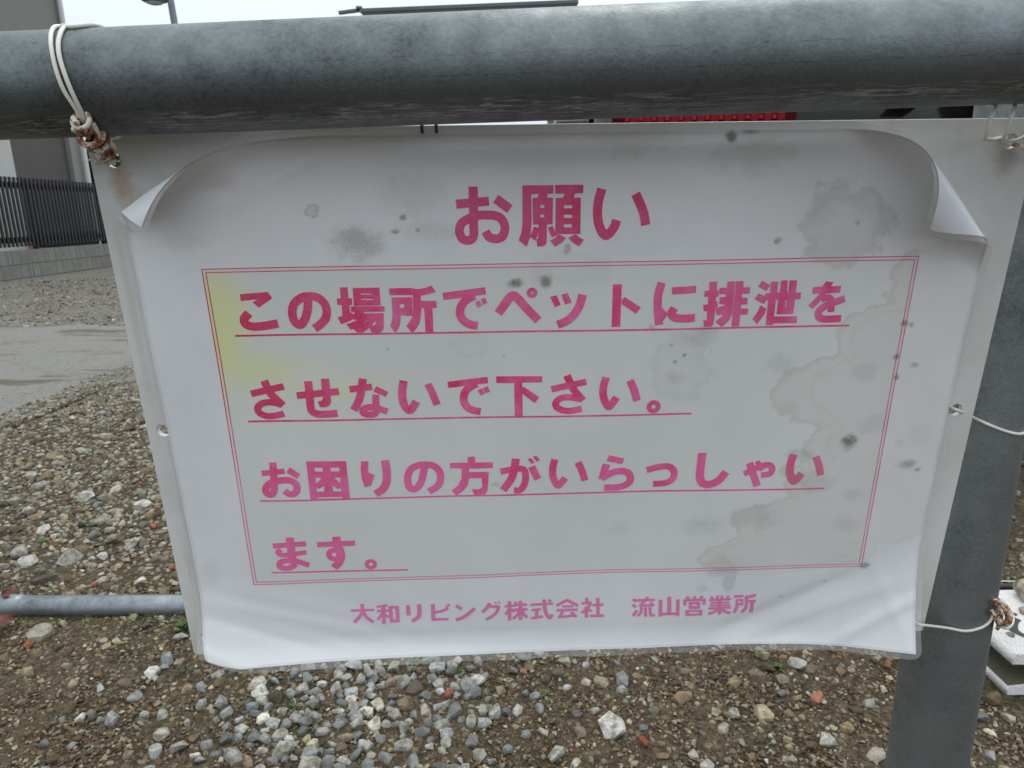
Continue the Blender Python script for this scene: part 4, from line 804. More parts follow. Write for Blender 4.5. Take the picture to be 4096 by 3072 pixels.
t = NT('laminated_paper')
uvn = t.n.new('ShaderNodeUVMap'); uvn.uv_map = 'sheet'
g0 = t.noise(uvn.outputs[0], 1.3, 4, .6)
base = t.mix(t.mr(g0, .35, .65), (.80, .82, .83), (.745, .765, .775))
col, c = stain_nodes(t, base)
t.set(col, .45, 0, .4, .9, .16)
fb = t.noise(c, 160, 3, .6)
t.bump(t.math('ADD', t.math('MULTIPLY', fb, .15), t.noise(c, 11, 4, .55)), .14, .0008)
PAPER = t.m
# white reverse of the sheet: faces seen from behind are the same stock, so one mesh does for both
def sheet_grid(nxp, nyp):
    PX, PY = np.meshgrid(np.linspace(CX0, CX1, nxp), np.linspace(CY0, CY1, nyp))
    P2 = np.stack([PX.ravel(), PY.ravel()], 1)
    ii, jj = np.meshgrid(np.arange(nxp - 1), np.arange(nyp - 1)); a = (jj * nxp + ii).ravel()
    return P2, np.stack([a, a + 1, a + 1 + nxp, a + nxp], 1).tolist()
P2, PF = sheet_grid(481, 337)
paper = sheet_part('paper', P2, PF, PAPER, 0, True, True)
P2, PF = sheet_grid(211, 149)
# blank reverse, a hair behind the face, so that the print never shows on the curled-over back
t = NT('paper_back'); c = t.coord()
t.set(t.mix(t.noise(c, 40, 4), (.74, .76, .79), (.70, .72, .75)), .42, 0, .4, .3, .2)
sheet_part('paper_back', P2, [f[::-1] for f in PF], t.m, -.22)

# clear film margin all round, corners rounded off
FM = 3.2
outer = []
for cx, cy, a0 in ((CX1 + FM - 6, CY1 + FM - 6, 0), (CX0 - FM + 6, CY1 + FM - 6, 90), (CX0 - FM + 6, CY0 - FM + 6, 180), (CX1 + FM - 6, CY0 - FM + 6, 270)):
    arc = [(cx + 6 * math.cos(math.radians(a0 + 90 * k / 8)), cy + 6 * math.sin(math.radians(a0 + 90 * k / 8))) for k in range(9)]
    if outer:
        p = outer[-1]; q = arc[0]; m = int(math.hypot(q[0] - p[0], q[1] - p[1]) / 2)
        outer += [(p[0] + (q[0] - p[0]) * k / m, p[1] + (q[1] - p[1]) * k / m) for k in range(1, m)]
    outer += arc
p = outer[-1]; q = outer[0]; m = int(math.hypot(q[0] - p[0], q[1] - p[1]) / 2)
outer += [(p[0] + (q[0] - p[0]) * k / m, p[1] + (q[1] - p[1]) * k / m) for k in range(1, m)]
outer = [(x + .35 * math.sin(y / 7), y + .3 * math.sin(x / 9)) for x, y in outer]
rings = []
for fr in (1, .66, .33, 0):
    rings.append([((x - min(max(x, CX0), CX1)) * fr + min(max(x, CX0), CX1), (y - min(max(y, CY0), CY1)) * fr + min(max(y, CY0), CY1)) for x, y in outer])
rings.append([(min(max(x, CX0 + 1.5), CX1 - 1.5), min(max(y, CY0 + 1.5), CY1 - 1.5)) for x, y in outer])
V2 = [p for r_ in rings for p in r_]; no = len(outer)
F = [(r_ * no + k, r_ * no + (k + 1) % no, (r_ + 1) * no + (k + 1) % no, (r_ + 1) * no + k) for r_ in range(len(rings) - 1) for k in range(no)]
t = NT('clear_film'); c = t.coord()
n1 = t.noise(c, 160, 4, .65); n2 = t.noise(c, 30, 3)
t.set(t.mix(n1, (.62, .63, .62), (.80, .81, .80)), .22, 0, .6, .5, .1)
t.put(t.b.inputs['Alpha'], t.mr(n2, .3, .7, .12, .30))
t.bump(n2, .5, .002)
FILM = t.m
film = sheet_part('film_margin', V2, F, FILM, .16)

# ------------------------------------------------------------------ printing
t = NT('pink_ink')
uvn = t.n.new('ShaderNodeUVMap'); uvn.uv_map = 'sheet'
sxy = t.n.new('ShaderNodeSeparateXYZ'); t.put(sxy.inputs[0], uvn.outputs[0])
g1 = t.noise(t.mapping(uvn.outputs[0], (6, 6, 6)), 1, 4, .6); g2 = t.noise(t.mapping(uvn.outputs[0], (1.1, 1.1, 1.1), (2.3, .4, 0)), 1, 3, .5)
red = (.74, .036, .150); pink = (.84, .185, .42); lilac = (.74, .28, .52)
col = t.mix(t.mr(g1, .38, .66), red, pink)
col = t.mix(t.mr(g2, .42, .60, 0, .55), col, pink)
col = t.mix(t.mr(sxy.outputs[1], .75, .95, 0, .5), col, (.60, .030, .11))
col = t.mix(t.mr(sxy.outputs[1], -.95, -1.2, 0, .85), col, lilac)
col = t.mix(t.mr(sxy.outputs[1], .1, -.6, 0, .35), col, pink)
lf = t.math('MULTIPLY', t.mr(sxy.outputs[0], -1.5, -.6, .75, 0), t.math('MULTIPLY', t.mr(sxy.outputs[1], -.15, .1), t.mr(sxy.outputs[1], .85, .7)))
col = t.mix(lf, col, (.58, .020, .060))
g3 = t.noise(uvn.outputs[0], 60, 3, .7)
col = t.mix(t.mr(g3, .5, .75, 0, .18), col, (.72, .45, .55))
col, c = stain_nodes(t, col, True)
t.set(col, .5, 0, .3, .22, .22)
INK = t.m

def ribbon(pts, w, smooth):
    P = catmull(pts, 6) if smooth and len(pts) > 2 else [np.array(p, float) for p in pts]
    if not smooth:
        # subdivide long straight runs so the ink follows the sheet
        Q = []
        for a, b in zip(P[:-1], P[1:]):
            k = max(1, int(np.hypot(*(b - a)) / 60))
            Q += [a + (b - a) * i / k for i in range(k)]
        P = Q + [P[-1]]
    L, R = [], []
    for i, p in enumerate(P):
        if 0 < i < len(P) - 1:
            a = p - P[i - 1]; b = P[i + 1] - p
            a = a / np.hypot(*a); b = b / np.hypot(*b); tt = a + b; tt /= np.hypot(*tt)
            k = 1 / max(.6, float(tt @ b))
        else:
            tt = (P[1] - P[0]) if i == 0 else (P[-1] - P[-2]); tt = tt / np.hypot(*tt); k = 1
        nrm = np.array([-tt[1], tt[0]]) * w / 2 * k
        L.append(p + nrm); R.append(p - nrm)
    V = L + R; n = len(P)
    return V, [(i, i + n, i + n + 1, i + 1) for i in range(n - 1)]
def glyph_line(name, key, label=None):
    VV, FF, OF = [], [], []
    for q, g in enumerate(GLYPHS[key]):
        if g[0] in 'SL':
            V, F = ribbon(g[2:], g[1], g[0] == 'S')
        elif g[0] == 'P':
            polys = [[Vector((x, y, 0)) for x, y in pl] for pl in g[1:]]
            tri = tessellate_polygon(polys)
            V = [(p.x, p.y) for pl in polys for p in pl]; F = [tuple(x) for x in tri]
        else:
            (cx, cy), ro, ri = g[1], g[2], g[3]
            V = [(cx + r_ * math.cos(k * math.pi / 16), cy + r_ * math.sin(k * math.pi / 16)) for r_ in (ro, ri) for k in range(32)]
            F = [(k, (k + 1) % 32, 32 + (k + 1) % 32, 32 + k) for k in range(32)]
        b = len(VV)
        V = np.array(V, float) / 10
        VV += V.tolist(); OF += [.10 + .035 * (q % 6)] * len(V); 
        for f in F:
            f = [b + i for i in f]
            # face the viewer
            x = [VV[i] for i in f]
            ar = sum(x[i][0] * x[(i + 1) % len(x)][1] - x[(i + 1) % len(x)][0] * x[i][1] for i in range(len(x)))
            FF.append(tuple(f if ar > 0 else f[::-1]))
    return sheet_part(name, VV, FF, INK, np.array(OF), False, True)
for nm, k in (('title_lettering', 't'), ('message_lettering', '1'), ('message_lettering', '2'), ('message_lettering', '3'), ('message_lettering', '4'), ('company_lettering', 'o')):
    glyph_line(nm, k)
def line_mesh(name, segs, off=.05):
    VV, FF = [], []
    for x0, y0, x1, y1, w in segs:
        d = np.array([x1 - x0, y1 - y0]); L = np.hypot(*d); d /= L; nn = np.array([-d[1], d[0]]) * w / 2
        k = int(L / 4) + 1
        b = len(VV)
        for i in range(k + 1):
            p = np.array([x0, y0]) + d * L * i / k
            VV.append(p + nn); VV.append(p - nn)
        for i in range(k): FF.append((b + 2 * i, b + 2 * i + 1, b + 2 * i + 3, b + 2 * i + 2))
    return sheet_part(name, VV, FF, INK, off, False, True)
for (x0, y0, x1, y1) in ((-150.7, 47.6, 166.2, 46.4), (-150.9, .5, 86.8, -.9), (-150.7, -46.9, 166.1, -48.4), (-150.3, -93.5, -72.2, -94.7)):
    line_mesh('underline', [(x0, y0, x1, y1, 1.05)])
def rect(x0, x1, y0, y1, w): return [(x0 - w / 2, y0, x1 + w / 2, y0, w), (x0 - w / 2, y1, x1 + w / 2, y1, w), (x0, y0 + w / 2, x0, y1 - w / 2, w), (x1, y0 + w / 2, x1, y1 - w / 2, w)]
line_mesh('border_line', rect(-161.6, 195.9, -101.4, 81.9, .55))
line_mesh('border_line', rect(-159.9, 194.2, -99.7, 80.2, .50), .06)

# ================================================================== WIRE TIES
t = NT('white_wire'); c = t.coord()
t.set(t.mix(t.noise(c, 150, 4, .7), (.66, .65, .58), (.80, .79, .72)), .35, 0, .5)
WIRE = t.m
t = NT('rusty_wire'); c = t.coord()
n1 = t.noise(c, 170, 4, .7); n2 = t.noise(c, 420, 4, .75)
rust = t.ramp(n2, [(.3, (.055, .014, .006)), (.5, (.22, .055, .018)), (.7, (.50, .22, .05))])
t.set(t.mix(t.mr(t.math('ADD', n1, t.math('MULTIPLY', t.math('SUBTRACT', n2, .5), .35)), .44, .54), (.74, .71, .60), rust), .6)
RUSTW = t.m
def hit_rail(px, py, rad):
    """point on the rail's surface behind a pixel of the photograph"""
    o = Vector((0, 0, H)); d = ray(px, py).normalized()
    dd = d - rdir * d.dot(rdir); oo = (o - RA) - rdir * (o - RA).dot(rdir)
    A = dd.dot(dd); B = 2 * dd.dot(oo); Cc = oo.dot(oo) - rad * rad
    D = B * B - 4 * A * Cc
    if D < 0:
        tt = -B / (2 * A); p = oo + dd * tt; ax = (o + d * tt - RA).dot(rdir)
        return RA + rdir * ax + p.normalized() * rad
    tt = (-B - math.sqrt(D)) / (2 * A)
    return o + d * tt
def round_back(p_top, p_end, rad, n=10):
    """carry the wire over the top and down the hidden side of the rail"""
    a0 = p_top - RA; ax0 = a0.dot(rdir); r0 = (a0 - rdir * ax0)
    e = Vector((1, 0, 0)).cross(rdir)
    up = rdir.cross(Vector((0, -1, 0))).normalized()
    if up.z < 0: up = -up
    fr = rdir.cross(up); fr = fr if fr.y < 0 else -fr
    th0 = math.atan2(r0.dot(up), r0.dot(fr))
    a1 = p_end - RA; ax1 = a1.dot(rdir)
    out = []
    for k in range(1, n + 1):
        f = k / n; th = th0 + f * (math.radians(265) - th0); ax = ax0 + (ax1 - ax0) * f
        out.append(RA + rdir * ax + (fr * math.cos(th) + up * math.sin(th)) * rad)
    return out
WR = .00088
rad = RR + WR
hole = bw(HOLES[0][0], HOLES[0][1], BT)
tie = empty('wire_tie', 'double white wire looped over the left of the rail with a rusty twisted knot', 'wire', hole)
def rel(o, pts): return [Vector(p) - o.location for p in pts]
s1 = [hit_rail(*p, rad) for p in ((240, 101), (214, 112), (203, 150), (209, 210), (228, 290), (258, 365), (300, 430), (330, 480))]
s2 = [hit_rail(*p, rad) for p in ((262, 108), (244, 128), (233, 175), (240, 235), (268, 320), (305, 405), (350, 490), (385, 535))]
kn0 = hit_rail(325, 470, rad + .001)
hole_f = bw(HOLES[0][0], HOLES[0][1], .5)
back1 = round_back(hit_rail(300, 100, rad), s1[-1] + Vector((0, .01, 0)), rad)
p1 = back1[::-1] + [hit_rail(275, 98, rad)] + s1 + [kn0.lerp(hole_f, .25)]
p2 = round_back(hit_rail(345, 112, rad), s2[-1], rad)[::-1] + [hit_rail(300, 106, rad)] + s2 + [kn0.lerp(hole_f, .55) + Vector((.003, -.002, .002)), kn0.lerp(hole_f, .85)]
part('wire_strand', tube_me('wire_strand', catmull(rel(tie, p1), 6), WR, 10), WIRE, tie)
part('wire_strand', tube_me('wire_strand', catmull(rel(tie, p2), 6), WR, 10), WIRE, tie)
def knot(tie_o, a, b, turns, r0, seed, wr=.0011):
    rnd = random.Random(seed)
    d = (b - a); L = d.length; d = d.normalized(); u = d.orthogonal().normalized(); w = d.cross(u)
    out = []
    for s in range(2):
        P = []
        n = int(turns * 10)
        for k in range(n + 1):
            f = k / n; an = 2 * math.pi * turns * f * (1 if s == 0 else .8) + s * 2.6
            rr = r0 * (.40 + .75 * math.sin(math.pi * min(1, f * 1.05 + .12))) * (1 + .22 * math.sin(an * .37 + seed + s))
            P.append(a + d * L * f + (u * math.cos(an) + w * math.sin(an)) * rr)
        out.append(P)
    # loose wraps that lie lengthways over the coil
    for s in range(3):
        P = []
        for k in range(14):
            f = k / 13; an = s * 2.1 + seed + f * 2.6
            P.append(a + d * L * (.08 + .84 * f) + (u * math.cos(an) + w * math.sin(an)) * r0 * (.95 + .35 * math.sin(f * 9 + s)))
        out.append(P)
    for P in out:
        part('twisted_end', tube_me('twisted_end', catmull(rel(tie_o, P), 3), wr * rnd.uniform(.85, 1.1), 8), RUSTW, tie_o)
knot(tie, kn0 + Vector((0, -.001, 0)), hole_f + Vector((.0015, -.002, -.0018)), 7, .0038, 1)
# right-hand tie
hole2 = bw(HOLES[1][0], HOLES[1][1], .8)
tie2 = empty('wire_tie', 'thin white wire tied through the top right hole of the board and round the rail', 'wire', hole2)
def wrap(axc, lean=0.0, rad=rad):
    up = rdir.cross(Vector((0, -1, 0))).normalized(); up = up if up.z > 0 else -up
    fr = rdir.cross(up); fr = fr if fr.y < 0 else -fr
    return [RA + rdir * (axc + lean * math.sin(a)) + (fr * math.cos(a) + up * math.sin(a)) * rad for a in np.linspace(-1.9, 4.2, 30)]
# both strands leave the underside of the rail and run down behind the board edge
for pxx, lean in ((3994, .0), (4068, -.002)):
    q = hit_rail(pxx, 428, rad); ax = (q - RA).dot(rdir)
    up = rdir.cross(Vector((0, -1, 0))).normalized(); up = up if up.z > 0 else -up
    fr = rdir.cross(up); fr = fr if fr.y < 0 else -fr
    arc = [RA + rdir * ax + (fr * math.cos(a) + up * math.sin(a)) * rad for a in np.linspace(-1.75, -6.0, 26)]
    tail = bw(HOLES[1][0] + (4068 - pxx) * -.02, HOLES[1][1] + 2, -6)
    dz = Vector((0, .004, -.012))
    part('wire_strand', tube_me('wire_strand', catmull(rel(tie2, [tail, arc[0] + dz] + arc), 2), WR, 10), WIRE, tie2)
for q, (pts) in enumerate((((0, 0, -5), (1, 1, 2.0), (4, 4, 4.0), (7.5, 7, 3), (12, 11, 0), (18, 15, -4)), ((0, -.6, -5), (1, -2, 2.5), (5, -4.2, 3.5), (10, -7.5, 2.5), (15, -10, 0), (19, -12, -5)))):
    part('wire_strand', tube_me('wire_strand', catmull(rel(tie2, [bw(HOLES[1][0] + x, HOLES[1][1] + y, z) for x, y, z in pts]), 6), WR, 10), RUSTW if q else WIRE, tie2)
# middle right: one wire out of the hole and round the post
h3 = bw(HOLES[3][0], HOLES[3][1], .5)
tie3 = empty('wire_tie', 'single white wire from the right edge hole of the board across the post', 'wire', h3)
def hit_post(px, py, rad):
    d = ray(px, py); o = Vector((0, 0, H))
    A = d.x ** 2 + d.y ** 2; B = 2 * (d.x * (-POST.x) + d.y * (-POST.y)); Cc = POST.x ** 2 + POST.y ** 2 - rad * rad
    D = B * B - 4 * A * Cc
    tt = (-B - math.sqrt(max(0, D))) / (2 * A)
    return o + d * tt
def post_back(p, z_end, rad, n=12, turn=3.6):
    a0 = math.atan2(p.y - POST.y, p.x - POST.x)
    return [Vector((POST.x + rad * math.cos(a0 + turn * k / n), POST.y + rad * math.sin(a0 + turn * k / n), p.z + (z_end - p.z) * k / n)) for k in range(1, n + 1)]
pr = PR + WR
pp = [bw(HOLES[3][0] - 3.0, HOLES[3][1] + .6, -8), bw(HOLES[3][0] - 1, HOLES[3][1] + .9, .4), hit_post(3905, 1676, pr + .004), hit_post(3970, 1705, pr + .001), hit_post(4030, 1727, pr), hit_post(4078, 1736, pr)]
part('wire_strand', tube_me('wire_strand', catmull(rel(tie3, pp + post_back(pp[-1], pp[-1].z + .006, pr)), 6), WR, 10), WIRE, tie3)
# bottom right: wire round the post with a rusty twisted end on its far side
h4 = bw(HOLES[5][0], HOLES[5][1], 0)
tie4 = empty('wire_tie', 'white wire round the lower post with orange rusty twisted ends beside the block', 'wire', h4)
pp = [bw(HOLES[5][0], HOLES[5][1], -7), bw(HOLES[5][0] + .3, HOLES[5][1], 3.5), bw(HOLES[5][0] + 8, HOLES[5][1] - 2.0, 3.2), hit_post(3790, 2512, pr + .003), hit_post(3862, 2524, pr + .0005), hit_post(3920, 2512, pr), hit_post(3955, 2490, pr), hit_post(3972, 2462, pr)]
part('wire_strand', tube_me('wire_strand', catmull(rel(tie4, pp + post_back(pp[-1], pp[-1].z + .004, pr)), 6), WR, 10), WIRE, tie4)
t = NT('orange_rust_wire'); c = t.coord(); n2 = t.noise(c, 200, 4, .75)
t.set(t.ramp(n2, [(.34, (.16, .05, .02)), (.46, (.50, .17, .05)), (.54, (.66, .60, .48))]), .6)
ORW = t.m
kc = hit_post(3972, 2440, pr)
def kp(px, py, k=1.0, off=0):
    d = ray(px, py); tt = (kc.y + off) / d.y
    return Vector((0, 0, H)) + d * tt
for q, (pts, mat) in enumerate((
    ([(3972, 2405), (3995, 2398), (4022, 2420), (4042, 2455), (4040, 2490), (4018, 2505), (3992, 2495), (3984, 2470)], ORW),
    ([(3968, 2420), (3985, 2420), (4003, 2445), (4005, 2475), (3992, 2512)], RUSTW),
    ([(3966, 2440), (3980, 2462), (3996, 2450), (3992, 2425), (3975, 2410)], ORW),
    ([(4000, 2402), (4025, 2425), (4049, 2458), (4050, 2492), (4030, 2512), (4005, 2508)], WIRE),
    ([(3965, 2455), (3978, 2478), (3990, 2470), (3996, 2490), (3989, 2515)], RUSTW),
    ([(3968, 2412), (3990, 2408), (4012, 2432), (4028, 2470), (4015, 2492), (4000, 2482)], RUSTW))):
    P = [kp(a, b, off=.004 * math.sin(i * 1.3 + q * 2)) for i, (a, b) in enumerate(pts)]
    part('twisted_end', tube_me('twisted_end', catmull(rel(tie4, P), 5), .0011 if mat is not WIRE else .0009, 8), mat, tie4)
# small wire clip that holds the sheet's top edge
clip = empty('wire_tie', 'tiny dark wire clip pinching the top edge of the sheet left of its middle', 'wire', bw(-47, 146, 1))
DKW = simple('dark_wire', (.09, .09, .085), .5, .3, .3, 90)
for dx in (-3.3, 3.3):
    part('wire_strand', tube_me('wire_strand', catmull(rel(clip, [bw(-47 + dx, 143.2, 1.4), bw(-47 + dx, 147.0, 1.6), bw(-47 + dx * .9, 149.6, -.5), bw(-47 + dx * .7, 150.2, -3)]), 5), .0008, 8), DKW, clip)
part('wire_strand', tube_me('wire_strand', catmull(rel(clip, [bw(-50.0, 148.6, -.2), bw(-47, 149.2, .6), bw(-44.0, 148.6, -.2)]), 5), .0006, 8), WIRE, clip)

# ================================================================== THINGS LYING ON THE GROUND
PV, PF_ = tube([(x - (-.9), (-.03 * (x + .9)), .014) for x in np.linspace(-2.6, -.02, 40)], .0213, 32)
pipe = empty('low_pipe', 'grey galvanized pipe lying on the gravel to the left of the notice', 'pipe', (-.9, 1.258, 0))
ZG = zinc('galvanized_pipe', (.22, .245, .262))
part('pipe_tube', pydata('pipe_tube', PV, PF_, True), ZG, pipe)
V, F = tube([(x + .9, -.03 * (x + .9), .014) for x in (-1.10, -1.085, -1.03, -1.015)], [.0215, .0245, .0245, .0215], 32)
part('pipe_collar', pydata('pipe_collar', V, F, True), ZG, pipe)
# black hose beside the block, its top highlight made as a white strip
BLK = simple('black_rubber', (.018, .018, .02), .5, 0, .3, 30)
hp = [G(3900, 2350, .01) + Vector((0, 0, 0)), G(4000, 2347, .012), G(4096, 2349, .012), G(4300, 2355, .01), G(4700, 2320, .01)]
hose = link('hose', tube_me('hose', catmull(hp, 6), .0075, 12), BLK); tag(hose, 'black hose lying on the dirt behind the white block', 'hose')
cp = [p + Vector((0, .005, .010)) for p in hp]
hose_highlight = link('hose_highlight', tube_me('hose_highlight', catmull(cp, 6), .0014, 8), WIRE); tag(hose_highlight, 'thin white strip added as the highlight along the top of the black hose', 'hose_highlight')

# white-painted concrete block: a C-shaped end groove and three cores, profile in x-z run along y
bx, by, bz = .801, .958, .075
blk = empty('concrete_block', 'white painted concrete block with grooved end and black brush marks, lying behind the post', 'block', (bx, by, bz))
cu = bpy.data.curves.new('b', 'CURVE'); cu.dimensions = '2D'; cu.fill_mode = 'BOTH'; cu.extrude = .093; cu.bevel_depth = .0022; cu.bevel_resolution = 2
Lb = 390; prof = [(2, -2), (Lb - 2, -2), (Lb - 2, -24), (Lb - 34, -28), (Lb - 44, -40), (Lb - 44, -60), (Lb - 34, -72), (Lb - 2, -78), (Lb - 2, -98), (2, -98), (2, -79), (26, -76), (38, -70), (45, -58), (46, -44), (42, -33), (33, -29), (30, -25), (18, -24), (2, -23)]
prof = [(x_, y_ * .77) for x_, y_ in prof]; poly_spline(cu, prof)
for cx in (110, 195, 280): poly_spline(cu, [(cx + 25 * math.cos(k * math.pi / 12), -38.5 + 20 * math.sin(k * math.pi / 12)) for k in range(24)])
tmp = bpy.data.objects.new('tmp', cu); C.objects.link(tmp); bpy.context.view_layer.update()
me = bpy.data.meshes.new_from_object(tmp.evaluated_get(bpy.context.evaluated_depsgraph_get())); bpy.data.objects.remove(tmp)
me.materials.clear()
me.transform(Matrix.Rotation(math.pi / 2, 4, 'X')); me.transform(Matrix.Translation((0, .0955, 0)))
t = NT('painted_concrete'); c = t.coord()
n1 = t.noise(c, 220, 4, .75); n2 = t.noise(c, 20, 4, .6); v = t.voro(c, 260)
geo = t.n.new('ShaderNodeNewGeometry'); sn = t.n.new('ShaderNodeSeparateXYZ'); t.put(sn.inputs[0], geo.outputs['Normal'])
so = t.n.new('ShaderNodeSeparateXYZ'); t.put(so.inputs[0], c)
paint = t.mix(t.mr(n2, .4, .7), (.80, .80, .78), (.66, .65, .61))
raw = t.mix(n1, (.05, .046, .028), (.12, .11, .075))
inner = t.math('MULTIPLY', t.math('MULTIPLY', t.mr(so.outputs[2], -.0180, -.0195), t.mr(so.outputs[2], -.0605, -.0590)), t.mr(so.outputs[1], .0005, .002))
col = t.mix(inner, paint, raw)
col = t.mix(t.math('MULTIPLY', t.mr(v, .08, .02), t.mr(n1, .5, .6)), col, (.30, .28, .24))
t.set(col, .85); t.bump(t.math('ADD', n1, t.math('MULTIPLY', v, .7)), .7, .003)
part('block_body', me, t.m, blk)
INKB = simple('black_paint', (.022, .024, .028), .45, 0, .3, 60)
def brush(pts, ws, z=.0012):
    P = catmull([(p[0], p[1]) for p in pts], 6); k = len(P)
    W = np.interp(np.linspace(0, 1, k), np.linspace(0, 1, len(ws)), ws)
    V, F = [], []
    for i, p in enumerate(P):
        tt = P[min(i + 1, k - 1)] - P[max(i - 1, 0)]; tt = tt / np.hypot(*tt); nn = np.array([-tt[1], tt[0]]) * W[i] / 2
        V += [(*(p + nn), z), (*(p - nn), z)]
    F = [(2 * i, 2 * i + 1, 2 * i + 3, 2 * i + 2) for i in range(k - 1)]
    me = pydata('painted_mark', V, F)
    bm = bmesh.new(); bm.from_mesh(me); bmesh.ops.recalc_face_normals(bm, faces=bm.faces); bm.to_mesh(me); bm.free()
    return me
def bl(px, py):
    g = G(px, py, bz); return (g.x - bx, g.y - by)
part('painted_mark', brush([bl(4010, 2450), bl(4035, 2452), bl(4068, 2462)], [.008, .010, .009]), INKB, blk)
part('painted_mark', brush([bl(4073, 2478), bl(4052, 2490), bl(4047, 2512), bl(4068, 2532), bl(4110, 2548), bl(4160, 2545)], [.010, .016, .018, .014, .011, .008]), INKB, blk)
part('painted_mark', brush([bl(4170, 2420), bl(4240, 2440), bl(4260, 2500)], [.012, .012, .012]), INKB, blk)
def pebble(px, py, z0, r, cl, lab, sc=(1.15, .8, .6), rot=.3):
    me = np_mesh('pebble', SH2r[3] * np.array(sc) * r, F2, True)
    at = me.color_attributes.new('tint', 'FLOAT_COLOR', 'POINT'); at.data.foreach_set('color', np.ones(len(SH2r[3]) * 4, np.float32))
    o = link('pebble', me, STONE); g = G(px, py, z0); o.location = (g.x, g.y, z0 + r * sc[2] * .8); o.rotation_euler = (0, 0, rot); o.color = (*cl, 1)
    tag(o, lab, 'stone'); return o
pebble(4098, 2395, bz, .028, (.38, .33, .28), 'large beige pebble resting on the white block at the frame edge', (1.1, .9, .75))
pebble(4092, 2452, bz, .011, (.34, .31, .27), 'small beige pebble on the white block below the large pebble')
pebble(4041, 2553, bz - .006, .0115, (.20, .205, .205), 'flat dark grey oval pebble on the front of the white block', (1.1, .8, .5), .5)

# dead leaves
t = NT('dead_leaf'); c = t.coord(); n1 = t.noise(c, 90, 4, .7)
t.set(t.ramp(n1, [(.3, (.045, .012, .009)), (.55, (.10, .026, .016)), (.75, (.20, .08, .05))]), .7)
LEAFR = t.m
def leaf(pos, s, rot, lab):
    V, F = [], []
    n = 9
    for i in range(n):
        f = i / (n - 1); w = math.sin(math.pi * f ** .8) * .42 * (1 + .2 * (i % 2))
        for j in (-1, -.5, 0, .5, 1):
            V.append(((f - .5) * s, j * w * s, s * (.16 * abs(j) ** 1.5 * (1 if j > 0 else 1.5) + .10 * math.sin(f * 5))))
    for i in range(n - 1):
        for j in range(4): a = i * 5 + j; F.append((a, a + 1, a + 6, a + 5))
    me = pydata('leaf', V, F, True)
    o = link('dead_leaf', me, LEAFR); o.location = pos; o.rotation_euler = rot
    m = o.modifiers.new('thick', 'SOLIDIFY'); m.thickness = .0006
    tag(o, lab, 'leaf')
leaf(G(16, 2492, .015), .048, (.25, -.2, 1.2), 'crumpled reddish brown dead leaf on the gravel in front of the pipe, bottom left')
leaf(G(45, 2378, .036), .034, (.35, .1, .1), 'dark reddish dead leaf lying on top of the grey pipe')

# little weeds
WEED = simple('weed_green', (.055, .105, .018), .6, 0, .45, 60)
def tuft(px, py, n, h, lab, broad=False, group=None):
    g = G(px, py); V, F = [], []
    for k in range(n):
        a = random.uniform(0, 6.28); ln = h * random.uniform(.6, 1.1); w = (ln * .30 if broad else .0011)
        bxx, byy = random.gauss(0, .004), random.gauss(0, .004); out = random.uniform(.4, 1.0)
        b = len(V); px_, py__ = -math.sin(a), math.cos(a)
        for i in range(5):
            f = i / 4; x = bxx + math.cos(a) * ln * out * f; y = byy + math.sin(a) * ln * out * f
            z = ln * (1 - .45 * out) * (f - .45 * f * f * out) + .004; ww = w * (math.sin(math.pi * min(.98, f * .85 + .15)) if broad else (1 - f * .9))
            V += [(x + px_ * ww, y + py__ * ww, z), (x - px_ * ww, y - py__ * ww, z)]
        for i in range(4): F.append((b + 2 * i, b + 2 * i + 1, b + 2 * i + 3, b + 2 * i + 2))
    o = link('weed', pydata('weed', V, F, True), WEED); o.location = (g.x, g.y, hz1(g.x, g.y)); tag(o, lab, 'weed', group)
tuft(1835, 2668, 22, .022, 'small tuft of thin green grass under the middle of the board')
tuft(1652, 2648, 7, .014, 'round-leaved green seedling left of the grass tuft under the board', True)
tuft(750, 2690, 10, .045, 'long pale green grass blades by the lower left corner of the board')
tuft(640, 2065, 12, .026, 'green grass sprout on the gravel by the left edge of the board')
tuft(370, 2110, 9, .018, 'low green weed among stones left of the board above the pipe', True)
tuft(735, 2525, 14, .020, 'leafy green weed below the pipe at the left edge of the board', True)
tuft(1372, 2732, 6, .010, 'tiny green seedling among the grey crushed rock', True)
tuft(1170, 2830, 6, .011, 'tiny green seedling at the left of the grey rock heap', True)
tuft(3120, 2672, 8, .012, 'faint green sprout beside large beige stones right of centre', True)
tuft(2165, 2760, 7, .010, 'tiny green weed on brown soil below the middle of the board', True)
tuft(165, 2170, 8, .016, 'small green weed among pale stones at the far left above the pipe', True)
